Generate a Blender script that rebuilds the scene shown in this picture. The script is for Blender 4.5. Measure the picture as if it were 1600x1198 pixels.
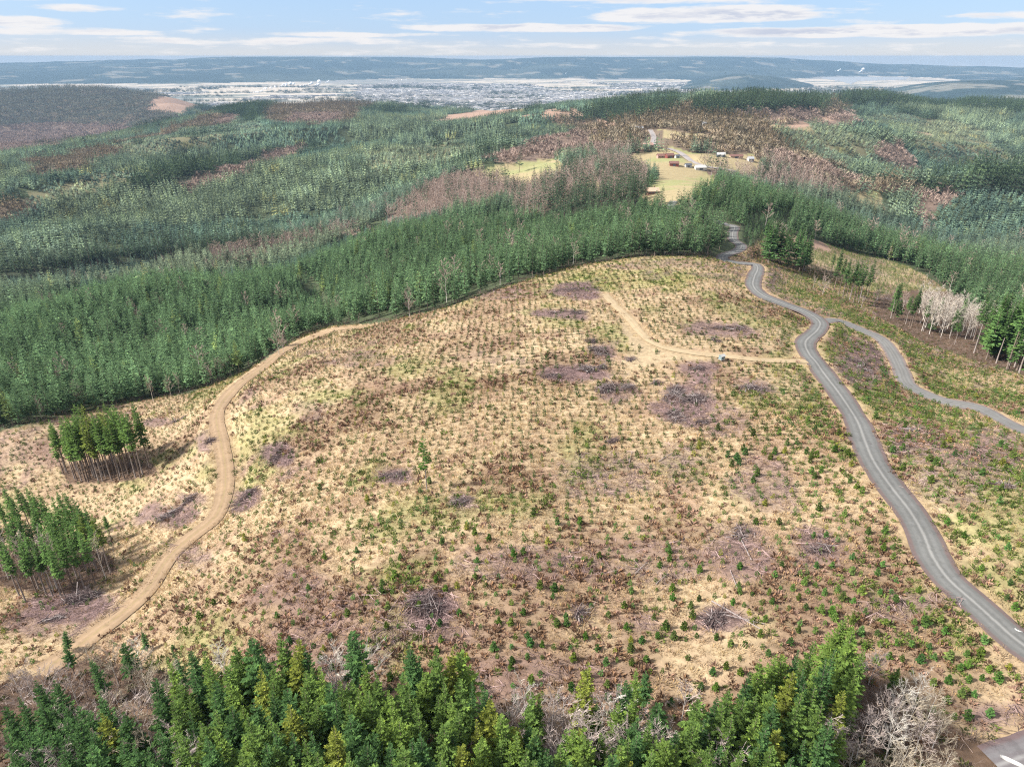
import bpy, math, random
import numpy as np
from math import radians as R
C = bpy.context
S = C.scene
for _o in list(bpy.data.objects):
    bpy.data.objects.remove(_o)
random.seed(7)
RNG = np.random.default_rng(11)

# ------------------------------------------------------------------ camera, sky, sun, exposure
F = 1066.0
PITCH = R(25.6)
CP, SP = math.cos(PITCH), math.sin(PITCH)
CAMZ = 400.0
cam_d = bpy.data.cameras.new('camera')
cam = bpy.data.objects.new('camera', cam_d)
S.collection.objects.link(cam)
cam.location = (0, 0, CAMZ)
cam.rotation_euler = (math.pi / 2 - PITCH, 0, 0)
cam_d.sensor_width = 36
cam_d.lens = 36 * F / 1600
cam_d.clip_start = 1
cam_d.clip_end = 60000
S.camera = cam

SUN_EL, SUN_AZ = R(40), R(-98)            # azimuth from +Y (view direction) towards +X
sun_d = bpy.data.lights.new('sun', 'SUN')
sun_d.energy = 3.3
sun_d.angle = R(6)
sun_d.color = (1, .95, .87)
sun = bpy.data.objects.new('sun', sun_d)
S.collection.objects.link(sun)
sun.location = (-200, 100, 600)
sun.rotation_euler = (math.pi / 2 - SUN_EL, 0, math.pi - SUN_AZ)

W = bpy.data.worlds.new('World')
S.world = W
W.use_nodes = True
S.view_settings.view_transform = 'Standard'
S.view_settings.look = 'None'
S.view_settings.gamma = 1
S.view_settings.exposure = 1.62
S.view_settings.use_curve_mapping = False
cy = S.cycles
cy.max_bounces = 4
cy.diffuse_bounces = 2
cy.glossy_bounces = 2
cy.transmission_bounces = 2
cy.volume_bounces = 0
cy.use_denoising = False
cy.filter_width = 1.15
cy.transparent_max_bounces = 4


class NT:
    """small node-tree helper"""
    def __init__(s, tree):
        s.t = tree; s.n = tree.nodes; s.l = tree.links

    def node(s, typ, **kw):
        n = s.n.new(typ)
        for k, v in kw.items():
            setattr(n, k, v)
        return n

    def put(s, sock, v):
        if isinstance(v, bpy.types.NodeSocket):
            s.l.new(v, sock)
        else:
            sock.default_value = v

    def math(s, op, a, b=0.0, c=None, clamp=False):
        n = s.node('ShaderNodeMath', operation=op, use_clamp=clamp)
        s.put(n.inputs[0], a); s.put(n.inputs[1], b)
        if c is not None:
            s.put(n.inputs[2], c)
        return n.outputs[0]

    def vmath(s, op, a, b=None):
        n = s.node('ShaderNodeVectorMath', operation=op)
        s.put(n.inputs[0], a)
        if b is not None:
            s.put(n.inputs[1], b)
        return n.outputs[0]

    def mix(s, f, a, b, blend='MIX'):
        n = s.node('ShaderNodeMix', data_type='RGBA', blend_type=blend)
        s.put(n.inputs[0], f); s.put(n.inputs[6], a); s.put(n.inputs[7], b)
        return n.outputs[2]

    def noise(s, vec, scale, detail=2.0, rough=.5):
        n = s.node('ShaderNodeTexNoise')
        s.put(n.inputs['Vector'], vec)
        n.inputs['Scale'].default_value = scale
        n.inputs['Detail'].default_value = detail
        n.inputs['Roughness'].default_value = rough
        return n.outputs['Fac']

    def smooth(s, v, lo, hi, a=0.0, b=1.0):
        n = s.node('ShaderNodeMapRange', interpolation_type='SMOOTHSTEP')
        s.put(n.inputs[0], v); n.inputs[1].default_value = lo; n.inputs[2].default_value = hi
        n.inputs[3].default_value = a; n.inputs[4].default_value = b
        return n.outputs[0]


def rgb(r, g, b):
    return (r, g, b, 1)


def build_sky():
    W.node_tree.nodes.clear()
    N = NT(W.node_tree)
    out = N.node('ShaderNodeOutputWorld')
    bg = N.node('ShaderNodeBackground')
    bg.inputs[1].default_value = 0.068
    N.l.new(bg.outputs[0], out.inputs[0])
    sky = N.node('ShaderNodeTexSky', sky_type='NISHITA')
    sky.sun_disc = False
    sky.sun_elevation = SUN_EL
    sky.sun_rotation = SUN_AZ
    sky.altitude = 400
    sky.air_density = 1.0
    sky.dust_density = 0.6
    sky.ozone_density = 2.0
    tc = N.node('ShaderNodeTexCoord')
    d = tc.outputs['Generated']
    sep = N.node('ShaderNodeSeparateXYZ')
    N.l.new(d, sep.inputs[0])
    az = N.math('ARCTAN2', sep.outputs[0], sep.outputs[1])
    el = N.math('ARCSINE', sep.outputs[2])
    # flat layered cloud coordinates: azimuth and a stretched elevation
    vec = N.node('ShaderNodeCombineXYZ')
    N.put(vec.inputs[0], N.math('MULTIPLY', az, 11.0))
    N.put(vec.inputs[1], N.math('MULTIPLY', el, 75.0))
    n1 = N.noise(vec.outputs[0], 1.0, 6, .6)
    n2 = N.noise(N.vmath('ADD', vec.outputs[0], (31, 7, 2)), .55, 3, .5)
    n3 = N.noise(N.vmath('ADD', vec.outputs[0], (3, -.5, 9)), 1.0, 6, .6)
    # named cloud banks: azimuth, elevation, half-widths, weight
    banks = [(.175, .0745, .25, .017, 1.0), (.255, .047, .18, .012, 1.0), (.45, .0265, .29, .0085, .95),
             (.02, .033, .20, .0065, .85), (-.66, .062, .11, .015, .95), (-.59, .034, .09, .008, .8), (-.56, .026, .22, .006, .55),
             (-.51, .0485, .06, .006, .6), (.50, .079, .15, .008, .9), (-.30, .017, .35, .006, .5), (.15, .013, .5, .005, .35),
             (-.05, .088, .14, .012, .5), (.62, .040, .18, .005, .6), (-.2, .025, .18, .004, .5)]
    m = None
    for (a, e, wa, we, k) in banks:
        da = N.math('DIVIDE', N.math('SUBTRACT', az, a), wa)
        de = N.math('DIVIDE', N.math('SUBTRACT', el, e), we)
        q = N.math('ADD', N.math('MULTIPLY', da, da), N.math('MULTIPLY', de, de))
        v = N.math('MULTIPLY', N.math('SUBTRACT', 1.0, q, clamp=True), k)
        m = v if m is None else N.math('MAXIMUM', m, v)
    up = N.math('MULTIPLY', N.smooth(el, .09, .3), .42)       # cloud field overhead, out of the picture
    m = N.math('MAXIMUM', m, N.math('ADD', up, .12))
    dens = N.math('ADD', N.math('MULTIPLY', m, 1.0), N.math('MULTIPLY', N.math('SUBTRACT', n1, .5), 1.9))
    cov = N.smooth(dens, .16, .55)
    # cloud bases greyer than their tops (a cloud's own shading comes from the layer's thickness)
    thick = N.smooth(N.math('SUBTRACT', n3, n1), -.06, .12)
    thick = N.math('MULTIPLY', thick, N.smooth(dens, .3, .9))
    ccol = N.mix(thick, rgb(4.5, 4.4, 4.4), rgb(2.85, 3.05, 3.65))
    base = N.mix(1.0, sky.outputs[0], rgb(1.0, 1.05, 1.1), 'MULTIPLY')
    # bright veil towards the horizon
    veil = N.smooth(N.math('ADD', el, N.math('MULTIPLY', N.math('SUBTRACT', n2, .5), .012)), -.002, .034, 1.0, 0.0)
    base = N.mix(.75, base, rgb(1.70, 2.55, 4.1))
    base = N.mix(N.math('MULTIPLY', veil, .8), base, rgb(3.75, 3.75, 3.7))
    col = N.mix(N.math('MULTIPLY', cov, .9), base, ccol)
    N.l.new(col, bg.inputs[0])


build_sky()

# ------------------------------------------------------------------ numpy noise
def _hash(ix, iy, seed):
    h = (ix.astype(np.int64) * 374761393 + iy.astype(np.int64) * 668265263 + seed * 1442695041) & 0xFFFFFFFF
    h = ((h ^ (h >> 13)) * 1274126177) & 0xFFFFFFFF
    h = h ^ (h >> 16)
    return (h & 0xFFFFFF) / float(0xFFFFFF)


def vnoise(x, y, seed=0):
    ix, iy = np.floor(x), np.floor(y)
    fx, fy = x - ix, y - iy
    fx = fx * fx * (3 - 2 * fx); fy = fy * fy * (3 - 2 * fy)
    a = _hash(ix, iy, seed); b = _hash(ix + 1, iy, seed); c = _hash(ix, iy + 1, seed); d = _hash(ix + 1, iy + 1, seed)
    return (a * (1 - fx) + b * fx) * (1 - fy) + (c * (1 - fx) + d * fx) * fy


def fbm(x, y, wl, octv=3, seed=0):
    t, amp, tot = 0, 1.0, 0.0
    for o in range(octv):
        t = t + amp * vnoise(x / wl + 17.3 * o, y / wl - 9.1 * o, seed + o * 7)
        tot += amp; amp *= .5; wl *= .47
    return t / tot


def sstep(v, a, b):
    q = np.clip((v - a) / (b - a), 0, 1)
    return q * q * (3 - 2 * q)


# ------------------------------------------------------------------ survey points -> terrain
def pix_dir(px, py):
    u = (np.asarray(px, float) - 800) / F
    v = (np.asarray(py, float) - 599) / F
    return u, CP - v * SP, -SP - v * CP


# sighted ground points: picture column, row, range along the view axis
SIGHT = [
 (800,1000,101),(400,1000,108),(150,990,132),(1200,1000,100),(1500,1000,100),(1590,1010,98),(1520,940,106),(1450,850,119),(1350,700,152),(1290,600,188),
 (1290,540,218),(1180,430,300),(1140,395,345),(1150,360,400),(1100,340,440),(1045,325,500),(1050,300,600),(1130,268,800),(1050,235,1050),(1020,210,1350),
 (1000,200,1550),(1180,195,1600),(1330,150,2400),(1000,155,2600),(1150,150,2500),(1450,152,2500),(1590,165,2300),(1240,150,2480),(1390,150,2450),(1520,158,2400),
 (1000,700,158),(1000,550,205),(1000,450,265),(1000,402,315),(1110,402,325),(800,445,283),(700,480,272),(600,505,280),(540,515,292),(430,565,262),
 (345,640,215),(355,760,175),(260,880,152),(700,700,160),(500,750,158),(500,600,205),(700,550,215),(400,850,140),(600,850,126),
 (200,640,270),(30,670,245),(150,745,218),(50,900,165),(0,990,135),(20,740,230),(280,800,175),(0,670,256),(100,645,270),(300,610,285),(400,570,292),(450,530,305),
 (700,470,288),(800,240,1500),(900,250,1200),(850,260,1100),(750,280,1050),(800,310,850),(900,300,750),(650,250,1500),(700,320,850),
 (1230,410,385),(1200,400,385),(1350,395,510),(1350,450,385),(1450,482,345),(1330,470,333),(1250,450,320),(1400,540,250),(1450,600,220),(1560,650,190),(1580,565,262),
 (1450,530,290),(1590,800,125),(1480,700,150),(1590,700,158),(1250,345,520),(1420,412,500),(1500,480,380),
 (1550,285,1100),(1550,220,2000),(1400,200,2000),(1400,250,1300),(1250,240,1250),(1450,180,2500),(1350,180,2100),(1300,300,850),
 (450,168,3300),(560,162,3300),(380,170,3150),(650,170,3200),(720,185,2500),(785,168,2750),(860,168,2900),(930,164,2900),(600,220,1900),(800,200,2000),
 (300,182,2600),(200,217,2200),(100,234,2100),(30,240,2100),(150,142,5000),(0,150,4700),(240,153,4800),(100,200,4000),(200,172,4300),(260,163,4300),(20,225,3500),
]
# ground hidden behind canopy or crests: column, range, drop below the camera
SOUND = [
 (250,600,182),(250,400,151),(60,480,168),(450,560,172),(400,450,155),(600,380,120),(700,400,117),(700,540,134),(900,500,119),(1000,470,110),(560,400,132),(560,540,152),
 (480,620,180),(800,560,138),(900,600,132),(1000,560,108),
 (600,720,190),(400,800,232),(130,760,238),(0,740,236),(250,700,224),(400,700,222),(100,690,228),(250,850,242),(430,860,236),(650,690,170),(800,670,152),(500,480,168),(490,560,184),(430,500,160),(350,560,176),(560,600,158),(900,680,146),
 (300,1050,228),(600,1100,209),(100,950,224),(300,1450,224),(0,1500,240),(100,1500,230),(450,1450,214),(350,2050,216),(500,2050,206),(450,2600,196),
 (1500,600,172),(1500,1000,178),(1300,600,128),(1300,720,150),(1350,1000,178),(1600,450,138),(1600,700,185),(1480,800,185),
 (1550,1500,222),(1420,1700,205),
 (800,60,84),(800,40,90),(200,70,92),(1400,70,84),(1600,80,80),(0,90,98),(800,80,81),(400,85,85),(1200,85,79),(1500,85,79),
 (100,3000,352),(0,2800,345),(250,3500,370),(350,4200,390),(0,6300,330),(200,6000,345),
 (450,3900,300),(650,3900,290),(800,3600,300),(1000,3300,290),(1200,3200,280),(1400,3200,280),(1600,3000,290),
 (330,5200,398),(600,5000,400),(800,5000,400),(1000,5000,400),(1200,4800,400),(1400,4600,400),(1600,4400,400),(500,6600,400),(800,6600,400),(1100,6600,400),
 (400,9500,400),(600,12000,400),(800,12500,400),(1000,12500,400),(600,9000,400),(1000,9000,400),(1300,9500,400),(1300,13000,400),(1400,13000,400),(1200,8500,400),
 (1160,10500,255),(1120,10500,300),(1220,10500,330),(1060,10500,400),(1290,10500,400),(1150,12000,380),
 (0,10000,390),(0,12500,300),(0,16500,150),(200,10500,385),(200,13000,270),(200,16500,110),(400,12500,330),(400,16500,50),(600,14000,330),(600,17000,60),
 (800,14000,330),(800,17000,35),(900,17000,40),(1000,14000,330),(1000,17000,75),(1100,15500,130),(1200,16500,110),(1300,17500,110),(1450,17500,150),(1600,17500,190),
 (1300,14500,390),(1400,14500,385),(1500,14000,340),(1600,13000,345),(1500,7000,232),(1560,6800,250),(1420,7000,330),(1380,7000,398),(1600,7200,270),(1500,5500,385),(1480,9000,370),
 (1600,10000,330),(800,20000,200),(0,20000,250),(1600,20000,300),
]
_pts = []
for (px, py, t) in SIGHT:
    if 2200 < t < 3500: py += 7            # sighted on the tree tops of the skyline ridges
    dx, dy, dz = pix_dir(px, py)
    _pts.append((dx * t, dy * t, CAMZ + dz * t))
for (px, t, H) in SOUND:
    u = (px - 800) / F
    v = (H / t - SP) / CP
    _pts.append((u * t, max(CP - v * SP, .3) * t, CAMZ - H))
for (x, y, z) in [(-150, 20, 298), (150, 20, 322), (-400, 100, 270), (400, 100, 300), (-900, 300, 200), (900, 300, 230), (-100, -60, 300), (100, -60, 312), (0, -30, 306),
                  (-3000, 500, 110), (3000, 600, 150), (-9000, 2000, 60), (9000, 3000, 60), (-16000, 7000, 180), (16000, 7000, 140), (-6000, 5000, 90), (6000, 4000, 80), (0, -400, 260), (-400, -300, 230), (400, -300, 260)]:
    _pts.append((x, y, z))
P = np.array(_pts)


def acoord(x, y):
    r = np.hypot(x, y)
    return np.arctan2(x, y) * 2.0, np.log(np.maximum(r, 8.0))


def tps(d2):
    return np.where(d2 > 0, .5 * d2 * np.log(np.maximum(d2, 1e-12)), 0)


_a, _b = acoord(P[:, 0], P[:, 1])
_n = len(P)
_K = tps((_a[:, None] - _a) ** 2 + (_b[:, None] - _b) ** 2) + 2e-3 * np.eye(_n)
_Q = np.stack([np.ones(_n), _a, _b], 1)
_M = np.block([[_K, _Q], [_Q.T, np.zeros((3, 3))]])
_w = np.linalg.solve(_M, np.concatenate([P[:, 2], np.zeros(3)]))

AZ0, AZ1, NA = R(-72), R(72), 940
LR0, LR1, NR = math.log(26.0), math.log(20500.0), 700
gaz = np.linspace(AZ0, AZ1, NA)
glr = np.linspace(LR0, LR1, NR)
GA, GL = np.meshgrid(gaz, glr)              # NR x NA
GR = np.exp(GL)
GX, GY = GR * np.sin(GA), GR * np.cos(GA)
_qa, _qb = (GA * 2.0).ravel(), GL.ravel()
Z = np.empty(_qa.size)
for s in range(0, _qa.size, 40000):
    e = slice(s, s + 40000)
    Z[e] = tps((_qa[e][:, None] - _a) ** 2 + (_qb[e][:, None] - _b) ** 2) @ _w[:_n] + _w[_n] + _w[_n + 1] * _qa[e] + _w[_n + 2] * _qb[e]
Z = Z.reshape(GA.shape)
Z = np.where(Z < 6, 6 * np.exp(np.clip((Z - 6) / 12, -20, 0)), Z)     # the flood plain is level
# relief the survey cannot carry
_mid = sstep(GR, 380, 900) * (1 - sstep(GR, 5200, 7000)) * sstep(Z, 10, 60) * (1 - .75 * sstep(GR, 2000, 2400) * (1 - sstep(GR, 3300, 3900)))
_cx = GX * .55 - GY * .83; _cy = GX * .83 + GY * .55
_rid = 1 - np.abs(2 * fbm(_cx + 60 * fbm(GX, GY, 400, 2, 5), _cy / 2.2, 300, 3, 3) - 1)
def ridge(x, y):
    cx = x * .55 - y * .83; cy_ = x * .83 + y * .55
    return 1 - np.abs(2 * fbm(cx + 60 * fbm(x, y, 400, 2, 5), cy_ / 2.2, 300, 3, 3) - 1)


Z += _mid * (_rid - .62) * (14 + 16 * sstep(GR, 700, 1600)) * 3.3
_near = 1 - sstep(GR, 300, 700)
Z += _near * ((fbm(GX, GY, 34, 3, 21) - .5) * 1.6 + (fbm(GX, GY, 5, 2, 23) - .5) * .35)
_far = sstep(GR, 8200, 10500) * sstep(Z, 6, 70)
_fr = 1 - np.abs(2 * fbm(GX, GY, 2300, 4, 41) - 1)
Z += _far * (_fr - .62) * 120
Z = np.where((GR > 3000) & (Z > 380), 380 + (Z - 380) * .3, Z)
Z = np.where((GR > 4600) & (Z < 34), 6 + (Z - 6) * sstep(Z, 9, 34), Z)


def ground_z(x, y):
    x = np.asarray(x, float); y = np.asarray(y, float)
    fa = (np.arctan2(x, y) - AZ0) / (AZ1 - AZ0) * (NA - 1)
    fr = (np.log(np.maximum(np.hypot(x, y), 26.0)) - LR0) / (LR1 - LR0) * (NR - 1)
    fa = np.clip(fa, 0, NA - 1.001); fr = np.clip(fr, 0, NR - 1.001)
    i, j = fr.astype(int), fa.astype(int)
    p, q = fr - i, fa - j
    return (Z[i, j] * (1 - q) + Z[i, j + 1] * q) * (1 - p) + (Z[i + 1, j] * (1 - q) + Z[i + 1, j + 1] * q) * p


def project(x, y, z):
    dz = z - CAMZ
    t = y * CP - dz * SP
    t = np.maximum(t, 1e-3)
    v = -(y * SP + dz * CP) / t
    return 800 + F * x / t, 599 + F * v, t


_TS = np.exp(np.linspace(math.log(45.0), math.log(19500.0), 900))


def sight(px, py, lift=0.0, t0=0.0):
    """where the line of sight through a picture point meets the ground raised by lift"""
    dx, dy, dz = (float(v) for v in pix_dir(px, py))
    ts = _TS[_TS >= t0]
    zz = CAMZ + dz * ts - ground_z(dx * ts, dy * ts) - lift
    k = np.nonzero(zz < 0)[0]
    if len(k) == 0:
        t = ts[-1]
    else:
        k = max(k[0], 1)
        a, b = ts[k - 1], ts[k]
        for _ in range(24):
            m = .5 * (a + b)
            if CAMZ + dz * m - float(ground_z(dx * m, dy * m)) - lift < 0:
                b = m
            else:
                a = m
        t = b
    return dx * t, dy * t, float(ground_z(dx * t, dy * t)), t


def smooth_line(pts, step=1.5):
    pts = np.array(pts, float)
    q = np.vstack([2 * pts[0] - pts[1], pts, 2 * pts[-1] - pts[-2]])
    out = []
    for i in range(1, len(q) - 2):
        p0, p1, p2, p3 = q[i - 1], q[i], q[i + 1], q[i + 2]
        n = max(2, int(np.linalg.norm(p2 - p1) / step))
        for k in range(n):
            t = k / n
            out.append(.5 * ((2 * p1) + (-p0 + p2) * t + (2 * p0 - 5 * p1 + 4 * p2 - p3) * t * t + (-p0 + 3 * p1 - 3 * p2 + p3) * t ** 3))
    out.append(q[-2])
    return np.array(out)


ROADS = {
 'road': ([(2050,1330),(1850,1185),(1700,1075),(1600,1006),(1560,973),(1520,938),(1482,905),(1457,872),(1441,835),(1420,795),(1390,757),(1366,722),(1353,693),(1338,656),(1312,618),(1285,580),(1264,552),(1259,533),(1276,517),(1280,505),
           (1259,490),(1225,475),(1192,460),(1177,446),(1179,431),(1183,421),(1169,414),(1150,408),(1129,400),(1150,393),(1158,386),(1146,374),(1145,363),(1147,355),(1128,348),(1101,340),(1075,334),(1049,326),(1053,314)], 6.4),
 'side_road': ([(1264,493),(1285,497),(1308,503),(1346,517),(1376,532),(1394,551),(1407,577),(1418,599),(1443,614),(1481,629),(1526,641),(1563,656),(1600,671),(1690,705),(1850,775),(2050,880)], 5.6),
 'dirt_track': ([(575,508),(540,514),(515,519),(480,531),(440,552),(410,574),(375,600),(350,625),(338,652),(345,690),(352,730),(350,770),(335,805),(300,840),(265,875),(230,920),(190,960),(150,990),(112,1016),(60,1050)], 4.3),
 'access_track': ([(1260,567),(1200,562),(1150,558),(1080,551),(1030,540),(1002,520),(985,500),(962,478),(945,460)], 3.0),
 'farm_road': ([(1150,275),(1132,267),(1110,261),(1085,250),(1060,240),(1044,231)], 9.0),
 'hill_road': ([(1020,226),(1021,215),(1016,204)], 9.0),
 'parking_lot': ([(1555,1200),(1590,1187),(1640,1170),(1720,1145),(1850,1110)], 6.0),
}
ROADW = {}
for nm, (pp, w) in ROADS.items():
    w3 = [sight(x, y)[:2] for x, y in pp]
    L = smooth_line(w3, 1.5 if w < 8 else 8)
    z = ground_z(L[:, 0], L[:, 1])
    k = 9
    zp = np.pad(z, k, mode='edge')
    z = np.convolve(zp, np.ones(2 * k + 1) / (2 * k + 1), 'valid')
    ROADW[nm] = (L, z, w)
    # bench the terrain under the road
    lo = L.min(0) - 14; hi = L.max(0) + 14
    sel = np.nonzero(((GX > lo[0]) & (GX < hi[0]) & (GY > lo[1]) & (GY < hi[1])).ravel())[0]
    gx, gy = GX.ravel()[sel], GY.ravel()[sel]
    best = np.full(len(sel), 1e9); bz = np.zeros(len(sel))
    for s in range(0, len(sel), 4000):
        d = np.hypot(gx[s:s + 4000, None] - L[:, 0], gy[s:s + 4000, None] - L[:, 1])
        i = d.argmin(1)
        best[s:s + 4000] = d[np.arange(len(i)), i]; bz[s:s + 4000] = z[i]
    kf = 1 - sstep(best, w * .62, w * .62 + 5)
    zf = Z.ravel()
    zf[sel] = zf[sel] * (1 - kf) + (bz - .10) * kf
    Z = zf.reshape(Z.shape)


def road_dist(x, y, names=None):
    best = np.full(len(x), 1e9)
    for nm, (L, z, w) in ROADW.items():
        if names and nm not in names:
            continue
        lo = L.min(0) - 25; hi = L.max(0) + 25
        idx = np.nonzero((x > lo[0]) & (x < hi[0]) & (y > lo[1]) & (y < hi[1]))[0]
        for s in range(0, len(idx), 4000):
            ii = idx[s:s + 4000]
            d = np.hypot(x[ii, None] - L[:, 0], y[ii, None] - L[:, 1]).min(1) - w * .5
            best[ii] = np.minimum(best[ii], d)
    return best


# ------------------------------------------------------------------ land cover
PLANT, CLEAR, DECID, FIELD, OLD, MIX, SOIL, WOOD, TOWN, FARHILL, YOUNG = range(11)
POLY = [
 (MIX, [(-300,100),(-300,260),(0,236),(90,222),(180,205),(250,190),(290,170),(310,140),(260,120)]),
 (DECID, [(-300,205),(0,203),(60,195),(140,198),(200,190),(190,208),(110,225),(0,243),(-300,260)]),
 (SOIL, [(238,156),(255,150),(300,154),(318,166),(270,178),(235,174)]),
 (MIX, [(430,158),(560,156),(600,162),(560,175),(560,192),(500,198),(430,192),(400,176)]),
 (OLD, [(300,172),(420,150),(560,146),(600,158),(460,160),(420,172),(400,190)]),
 (DECID, [(455,178),(520,176),(545,190),(500,197),(455,192)]),
 (DECID, [(320,186),(362,180),(366,196),(332,202)]),
 (MIX, [(40,255),(130,240),(260,205),(330,180),(350,185),(260,225),(160,255),(60,275)]),
 (OLD, [(190,292),(250,268),(330,262),(420,232),(455,238),(370,272),(260,295),(205,300)]),
 (DECID, [(285,285),(330,275),(430,235),(480,225),(470,240),(380,270),(300,300)]),
 (MIX, [(-200,330),(0,318),(60,310),(70,330),(0,345),(-200,360)]),
 (OLD, [(-200,470),(0,448),(130,428),(260,416),(480,390),(480,378),(330,388),(200,404),(0,428),(-200,450)]),
 (DECID, [(330,405),(420,385),(520,368),(560,355),(565,366),(500,385),(420,402),(340,418)]),
 (DECID, [(595,345),(620,328),(660,300),(720,276),(790,268),(862,270),(810,288),(770,300),(795,320),(755,334),(690,338),(640,350)]),
 (MIX, [(770,300),(860,275),(960,280),(930,300),(880,315),(800,325)]),
 (DECID, [(765,250),(790,235),(850,220),(930,203),(990,203),(1005,222),(940,240),(880,250),(800,258)]),
 (MIX, [(860,185),(1000,175),(1050,195),(1010,225),(960,245),(930,215),(880,205)]),
 (OLD, [(930,166),(1050,155),(1080,178),(1010,185),(930,195),(880,190)]),
 (SOIL, [(745,172),(770,162),(800,157),(832,161),(832,178),(800,183),(760,183),(690,192),(650,192),(690,183)]),
 (FIELD, [(803,158),(832,161),(828,178),(806,176)]),
 (SOIL, [(846,172),(905,168),(912,180),(850,184)]),
 (SOIL, [(895,192),(950,188),(965,196),(900,202)]),
 (MIX, [(1000,215),(1030,180),(1080,160),(1240,160),(1330,155),(1310,185),(1200,200),(1215,232),(1300,255),(1350,300),(1300,300),(1240,275),(1180,262),(1100,240),(1045,235)]),
 (OLD, [(1075,165),(1180,155),(1290,158),(1300,172),(1200,178),(1100,182)]),
 (OLD, [(1300,158),(1360,150),(1460,152),(1500,160),(1600,168),(1600,178),(1480,170),(1380,163),(1310,170)]),
 (MIX, [(1160,235),(1240,240),(1330,285),(1400,290),(1440,300),(1300,300),(1200,270)]),
 (DECID, [(1290,185),(1330,175),(1345,188),(1310,200),(1280,198)]),
 (OLD, [(1430,300),(1480,285),(1520,268),(1620,268),(1900,280),(1900,310),(1600,305),(1500,305)]),
 (DECID, [(1430,297),(1500,305),(1490,322),(1462,332),(1458,368),(1440,362),(1446,332),(1430,312)]),
 (MIX, [(860,280),(960,255),(1012,268),(1010,300),(1000,318),(940,318),(860,330),(800,335),(820,322)]),
 (OLD, [(800,342),(850,328),(940,314),(1020,304),(1040,318),(1020,327),(960,332),(860,345)]),
 (FIELD, [(732,272),(800,257),(880,246),(884,272),(840,284),(815,296),(780,286)]),
 (FIELD, [(915,286),(942,285),(936,301),(918,302)]),
 (FIELD, [(975,244),(1035,234),(1052,228),(1150,272),(1110,296),(1060,322),(1020,322),(1000,300),(1034,280),(1030,266),(990,266)]),
 (FIELD, [(1070,242),(1172,242),(1190,262),(1160,280),(1135,276),(1100,258)]),
 (YOUNG, [(1205,208),(1260,195),(1330,205),(1400,228),(1385,264),(1300,256),(1230,238)]),
 (YOUNG, [(1430,205),(1500,192),(1560,232),(1610,252),(1520,266),(1430,240)]),
 (YOUNG, [(1330,180),(1450,178),(1570,215),(1460,203),(1350,197)]),
 (YOUNG, [(180,228),(300,200),(400,188),(420,205),(300,232),(200,252)]),
 (YOUNG, [(560,240),(700,222),(760,230),(690,256),(580,268)]),
 (YOUNG, [(40,300),(200,262),(220,275),(120,305),(50,318)]),
 (FIELD, [(1035,203),(1105,210),(1100,222),(1040,216)]),
 (DECID, [(1140,176),(1260,170),(1295,186),(1200,194),(1135,188)]),
 (DECID, [(1180,238),(1290,260),(1360,290),(1300,292),(1200,264)]),
 (FIELD, [(1200,192),(1270,200),(1262,208),(1205,202)]),
 (DECID, [(900,238),(960,228),(1000,234),(985,246),(920,252)]),
 (SOIL, [(1418,203),(1450,207),(1455,213),(1425,212)]),
 (SOIL, [(1225,196),(1290,180),(1300,188),(1240,204)]),
 (DECID, [(1370,232),(1400,222),(1420,245),(1440,275),(1400,272)]),
 (DECID, [(1090,262),(1160,272),(1230,282),(1330,300),(1300,312),(1200,292),(1120,282)]),
 (SOIL, [(998,232),(1022,222),(1024,232),(1005,238)]),
 (FIELD, [(1305,304),(1372,299),(1388,330),(1340,328)]),
 (CLEAR, [(-400,720),(0,674),(100,650),(200,630),(300,614),(370,588),(430,551),(470,524),(520,509),(600,504),(700,479),(800,444),(900,416),(1000,401),(1110,400),(1138,403),(1165,392),(1195,374),
          (1208,362),(1240,366),(1292,381),(1340,396),(1400,411),(1445,428),(1480,455),(1515,482),(1600,560),(1900,650),(1900,1700),(-400,1700)]),
 (SOIL, [(1206,361),(1240,366),(1292,380),(1300,392),(1250,382),(1210,372)]),
 (WOOD, [(1365,470),(1400,455),(1480,455),(1520,482),(1610,560),(1900,640),(1900,700),(1610,592),(1530,566),(1440,535),(1400,510),(1370,495)]),
 (WOOD, [(-400,1050),(0,1068),(90,1040),(150,1030),(260,1050),(330,1062),(560,1080),(700,1105),(760,1130),(900,1155),(1000,1160),(1150,1130),(1250,1075),(1340,1060),(1400,1080),(1480,1130),(1540,1165),(1600,1230),(1900,1300),(1900,1900),(-400,1900)]),
 (WOOD, [(88,728),(130,722),(235,722),(248,738),(200,752),(110,757)]),
 (WOOD, [(-400,890),(0,860),(100,845),(175,868),(185,895),(120,925),(60,930),(0,915),(-400,950)]),
]


def inside(px, py, poly):
    res = np.zeros(len(px), bool)
    q = np.array(poly, float)
    bb = (px >= q[:, 0].min()) & (px <= q[:, 0].max()) & (py >= q[:, 1].min()) & (py <= q[:, 1].max())
    k = np.nonzero(bb)[0]
    if len(k) == 0:
        return res
    X, Y = px[k], py[k]
    c = np.zeros(len(k), bool)
    for (x1, y1), (x2, y2) in zip(q, np.roll(q, -1, 0)):
        if y1 == y2:
            continue
        c ^= ((y1 > Y) != (y2 > Y)) & (X < (x2 - x1) * (Y - y1) / (y2 - y1) + x1)
    res[k] = c
    return res


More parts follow.
